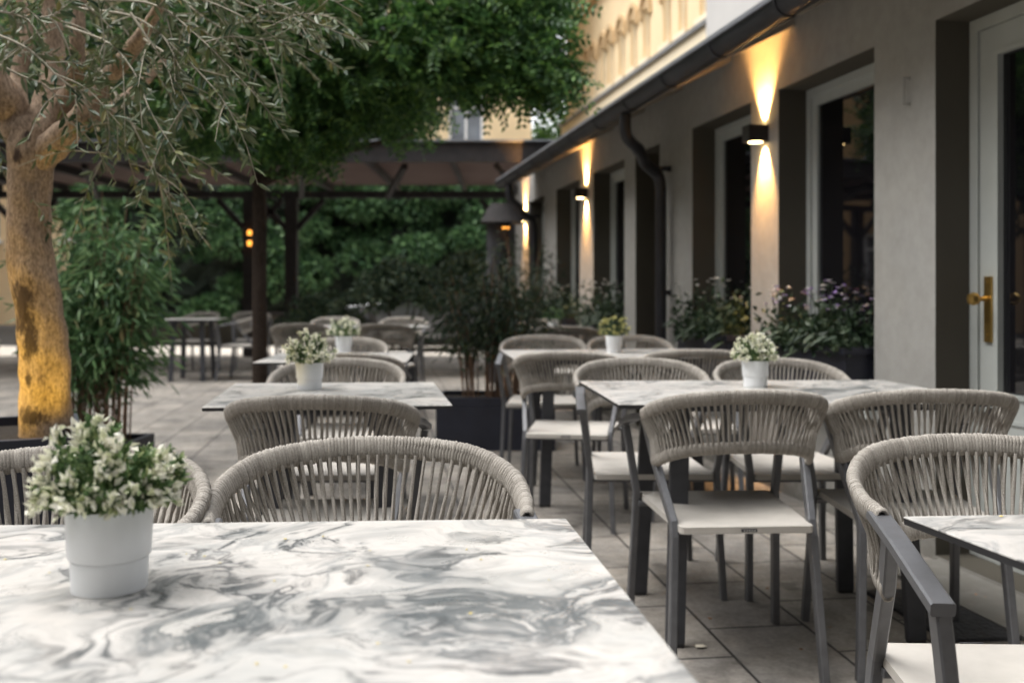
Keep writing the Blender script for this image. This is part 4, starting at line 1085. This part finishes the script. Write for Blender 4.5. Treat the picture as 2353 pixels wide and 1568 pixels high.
# ------------------------------------------------------------------ yellow buildings
def facade_building(name, loc, rz, label, y0, y1, H, wins, wallm, panem, framem, arch=False, depth=6., cornices=(), eave=None, wd=.9, ww=1.6, hoods=None):
    """facade in the local plane x = 0 (outside is -x), running along y"""
    root = empty(name, loc, rz, label, 'building')
    w = MB(); wall_open(w, y0, y1, 0, H, [(a, b, c, d) for (a, b, c, d) in wins], .22)
    w.add([(0, y1, 0), (depth, y1, 0), (depth, y1, H), (0, y1, H)], [(3, 2, 1, 0)]); w.add([(0, y0, 0), (depth, y0, 0), (depth, y0, H), (0, y0, H)], [(0, 1, 2, 3)])
    w.add([(depth, y0, 0), (depth, y1, 0), (depth, y1, H), (depth, y0, H)], [(0, 1, 2, 3)])
    w.build('wall', [wallm, wallm], root)
    for (a, b, c, d) in wins:
        f = MB(); bars(f, .10, .17, a+.003, b-.003, c+.003, d-.003, .09)
        f.box((.11, (a+b)/2-.04, c+.093), (.16, (a+b)/2+.04, d-.093)) if b-a > .8 else None
        if b-a > .8: f.box((.112, a+.093, d-(d-c)*.3), (.158, (a+b)/2-.042, d-(d-c)*.3+.07)); f.box((.112, (a+b)/2+.042, d-(d-c)*.3), (.158, b-.093, d-(d-c)*.3+.07))
        wo = f.build('window', framem, root)
        p = MB(); p.box((.165, a+.09, c+.09), (.19, b-.09, d-.09)); p.build('pane', panem, wo)
        s = MB(); s.box((-.12, a-.08, c-.14), (-.003, b+.08, c-.004)); s.build('sill', M['cream'] if arch else M['whiteframe'], wo)
        if arch:
            h = MB(); n = 12; r0 = (b-a)/2; cy = (a+b)/2; V = []
            for k in range(n+1):
                an = math.pi*k/n
                for (rr, xx) in ((r0, -.003), (r0+.14, -.003), (r0+.14, -.10), (r0, -.10)): V.append((xx, cy-rr*math.cos(an), d+.02+rr*math.sin(an)))
            fs = [(i*4+k, i*4+(k+1) % 4, (i+1)*4+(k+1) % 4, (i+1)*4+k) for i in range(n) for k in range(4)]+[(0, 1, 2, 3), (n*4+3, n*4+2, n*4+1, n*4)]
            h.add(V, fs)
            V = [(-.02, cy, d+.02)]+[(-.02, cy-(r0-.003)*math.cos(math.pi*k/n), d+.02+(r0-.003)*math.sin(math.pi*k/n)) for k in range(n+1)]
            h.add(V, [(0, k+1, k+2) for k in range(n)])
            for sd in (a-.09, b+.09): h.box((-.09, sd-.085, d-.25), (-.003, sd+.085, d+.016))
            h.build('arched_hood', M['ochre'], wo)
    for (z0, z1, pr, mm) in cornices:
        c = MB(); c.box((-pr, y0-pr, z0), (-.004, y1+pr, z1)); c.build('cornice', mm, root)
    if eave:
        z, pr = eave
        c = MB(); c.add([(-pr, y0-pr, z), (-pr, y1+pr, z), (depth/2, y1+pr, z+depth*.35), (depth/2, y0-pr, z+depth*.35), (depth+pr, y0-pr, z), (depth+pr, y1+pr, z),
                         (-pr, y0-pr, z-.18), (-pr, y1+pr, z-.18), (depth+pr, y0-pr, z-.18), (depth+pr, y1+pr, z-.18)],
                        [(0, 3, 2, 1), (3, 4, 5, 2), (0, 1, 7, 6), (4, 8, 9, 5), (6, 7, 9, 8), (0, 6, 8, 4, 3), (1, 2, 5, 9, 7)])
        c.build('roof', M['roofmetal'], root)
    return root
# right: behind the grey building, its facade parallel to it
XY = 9.3
wins = []
def sy_(x): return F*XY/(x-754)*SC
for x in (1340, 1375, 1415, 1470, 1550, 1640):
    c = sy_(x)
    for dy in (-.62, .62): wins.append((c+dy-.34, c+dy+.34, 7.92, 9.4))
facade_building('yellow_house', (XY, 0, 0), TH, 'pale yellow house with pairs of arched windows rising above the gutter', sy_(1660), sy_(1300), 12.2, wins, M['yellow'], M['ochre'], M['cream'], True, 8., [(7.05, 7.2, .10, M['ochre']), (7.204, 7.56, .16, M['cream']), (7.564, 7.68, .26, M['roofmetal']), (11.2, 11.55, .25, M['ochre'])], (12.35, .7))
wins = [(sy_(1660)-4.4, sy_(1660)-3.2, 8.2, 10.), (sy_(1660)-7.4, sy_(1660)-6.2, 8.2, 10.)]
facade_building('white_house', (XY-.4, 0, 0), TH, 'white rendered house just seen between gutter and yellow house', sy_(1660)-9., sy_(1660)-.02, 12.6, wins, M['whitewall'], M['farglass'], M['whiteframe'], False, 8., [], (12.8, .5))
# far: facing the terrace (local -x turned towards the camera)
wins = []
for k in range(6):
    for (z0, z1) in ((2.9, 4.7), (6.0, 8.0), (9.6, 11.4)):
        c = 2.24+k*3.3; wins.append((c-.6, c+.6, z0, z1))
# local y runs to the left (west) after turning by +90 degrees
facade_building('apartment_house', (.66, 34., 0), math.pi/2, 'yellow apartment house with white framed windows behind hedge and pergola', 0, 22, 13.5, wins, M['yellow'], M['farglass'], M['whiteframe'], False, 9., [(5.1, 5.35, .12, M['cream'])], (13.6, .5))
wins = []
for k in range(9):
    for (z0, z1) in ((1.2, 3.0), (4.6, 6.5)):
        c = -30+k*3.4; wins.append((c-.6, c+.6, z0, z1))
facade_building('street_house', (-17., 0, 0), math.pi, 'yellow house with white windows along the left side, mirrored in the panes', -31.5, 3., 13.5, wins, M['yellow2'], M['farglass'], M['whiteframe'], False, 8., [], (13.6, .5))

wins = [(c-.6, c+.6, z0, z0+1.7) for c in (2, 5.2, 8.4, 11.6, 14.8) for z0 in (1.0, 3.9)]
facade_building('rear_light_blocker', (-11., -4.5, 0), -math.pi/2, 'unseen grey house added behind the viewer to block light', 0, 20, 10., wins, M['blockerwall'], M['glass'], M['frame'], False, 8., [], (10.1, .5))  # unseen dark mass added behind the camera to hold back light
# trees between the houses and along the left side
def round_tree(x, y, r, h, n, label, m, sz=.28, group=None, tr=.14):
    root = empty('leafy_tree', (x, y, 0), 0, label, 'tree', group)
    t = MB(); t.tube([(0, 0, 0), (.05, 0, h*.3), (0, .1, h*.62)], [tr, tr*.8, tr*.4], 10)
    for k in range(6):
        a = k*1.05; t.tube([(0, 0, h*(.3+.04*k)), (math.cos(a)*r*.4, math.sin(a)*r*.4, h*(.5+.04*k)), (math.cos(a)*r*.75, math.sin(a)*r*.75, h*(.6+.04*k))], [tr*.5, tr*.3, tr*.1], 6)
    t.build('trunk', M['darkbark'], root, True)
    nl = 40; cs = rdir(nl)*(rng.uniform(.3, .8, nl)**.5)[:, None]*np.array((r, r, h*.33))+np.array((0, 0, h*.66)); rr = rng.uniform(.22, .4, nl)
    k = rng.integers(0, nl, n); v = rdir(n)*(rng.uniform(.35, 1, n)**.4)[:, None]
    C = cs[k]+v*rr[k][:, None]*np.array((r, r, h*.33))
    lf = MB(); leaves(lf, C, v+rng.normal(size=(n, 3))*.6, rdir(n, 1.), rng.uniform(.7, 1.3, n)*sz, rng.uniform(.5, .7, n)*sz, 'diamond', .1, .1)
    lf.build('crown', m, root)
FG = 'background trees'
round_tree(2.3, 46, 2.4, 10.5, 6000, 'far green tree in the gap between the two yellow houses', M['robinia'], .3, FG)
round_tree(-5.0, 25.5, 2.6, 7.5, 6000, 'green tree behind the hedge, before the apartment house', M['hedgedark'], .25, FG)
round_tree(-9.8, 24.5, 2.8, 8., 6000, 'green tree behind the hedge, farther left', M['hedgedark'], .25, FG)
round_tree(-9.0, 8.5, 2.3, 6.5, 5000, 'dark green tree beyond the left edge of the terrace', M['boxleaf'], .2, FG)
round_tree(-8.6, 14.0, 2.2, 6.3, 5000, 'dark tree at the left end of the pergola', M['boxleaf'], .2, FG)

for (x, y, r, h) in ((-8.8, 4.2, 2.3, 7.2), (-9.3, .2, 2.5, 7.6), (-8.4, -2.6, 1.6, 5.)):  # out of view, added to cut low light reaching the wall
    round_tree(x, y, r, h, 5000, {4.2: 'unseen dark tree left of the olive, added to block light', .2: 'unseen tall dark tree far left of the near table, added to block light', -2.6: 'unseen small dark tree far left behind the viewer, added to block light'}[y], M['boxleaf'], .2, FG)
# ------------------------------------------------------------------ light, camera, look
SUN_EL, SUN_AZ = R(66), R(268)     # compass style: azimuth clockwise from +Y; behind the camera and to the left
w = bpy.data.worlds.new('World'); scene.world = w; w.use_nodes = True
nt = w.node_tree; bg = nt.nodes['Background']
sk = nt.nodes.new('ShaderNodeTexSky'); sk.sky_type = 'NISHITA'; sk.sun_disc = False; sk.sun_elevation = SUN_EL; sk.sun_rotation = SUN_AZ
sk.dust_density = 3.; sk.air_density = 1.0
hs = nt.nodes.new('ShaderNodeHueSaturation'); hs.inputs['Saturation'].default_value = .12
nt.links.new(sk.outputs[0], hs.inputs['Color']); nt.links.new(hs.outputs[0], bg.inputs[0]); bg.inputs[1].default_value = .15
sl = bpy.data.lights.new('Sun', 'SUN'); sl.energy = .6; sl.angle = R(50); sl.color = (1, .95, .88)
so = bpy.data.objects.new('Sun', sl); col.objects.link(so)
dv = Vector((math.sin(SUN_AZ)*math.cos(SUN_EL), math.cos(SUN_AZ)*math.cos(SUN_EL), math.sin(SUN_EL)))
so.rotation_euler = (-dv).to_track_quat('-Z', 'Y').to_euler()
cd = bpy.data.cameras.new('Camera'); cam = bpy.data.objects.new('Camera', cd); col.objects.link(cam)
cam.location = (0, 0, CH); cam.rotation_euler = (R(90), 0, 0)
cd.sensor_width = 36; cd.lens = F/2352*36; cd.shift_y = -(784-HY)/2352; cd.clip_start = .05; cd.clip_end = 600
cd.dof.use_dof = True; cd.dof.focus_distance = 1.75; cd.dof.aperture_fstop = 4.0
scene.camera = cam
vs = scene.view_settings; vs.view_transform = 'Standard'; vs.look = 'None'; vs.gamma = 1; vs.exposure = 1.58
scene.render.engine = 'CYCLES'
scene.cycles.max_bounces = 6; scene.cycles.diffuse_bounces = 3; scene.cycles.glossy_bounces = 3; scene.cycles.sample_clamp_indirect = 4
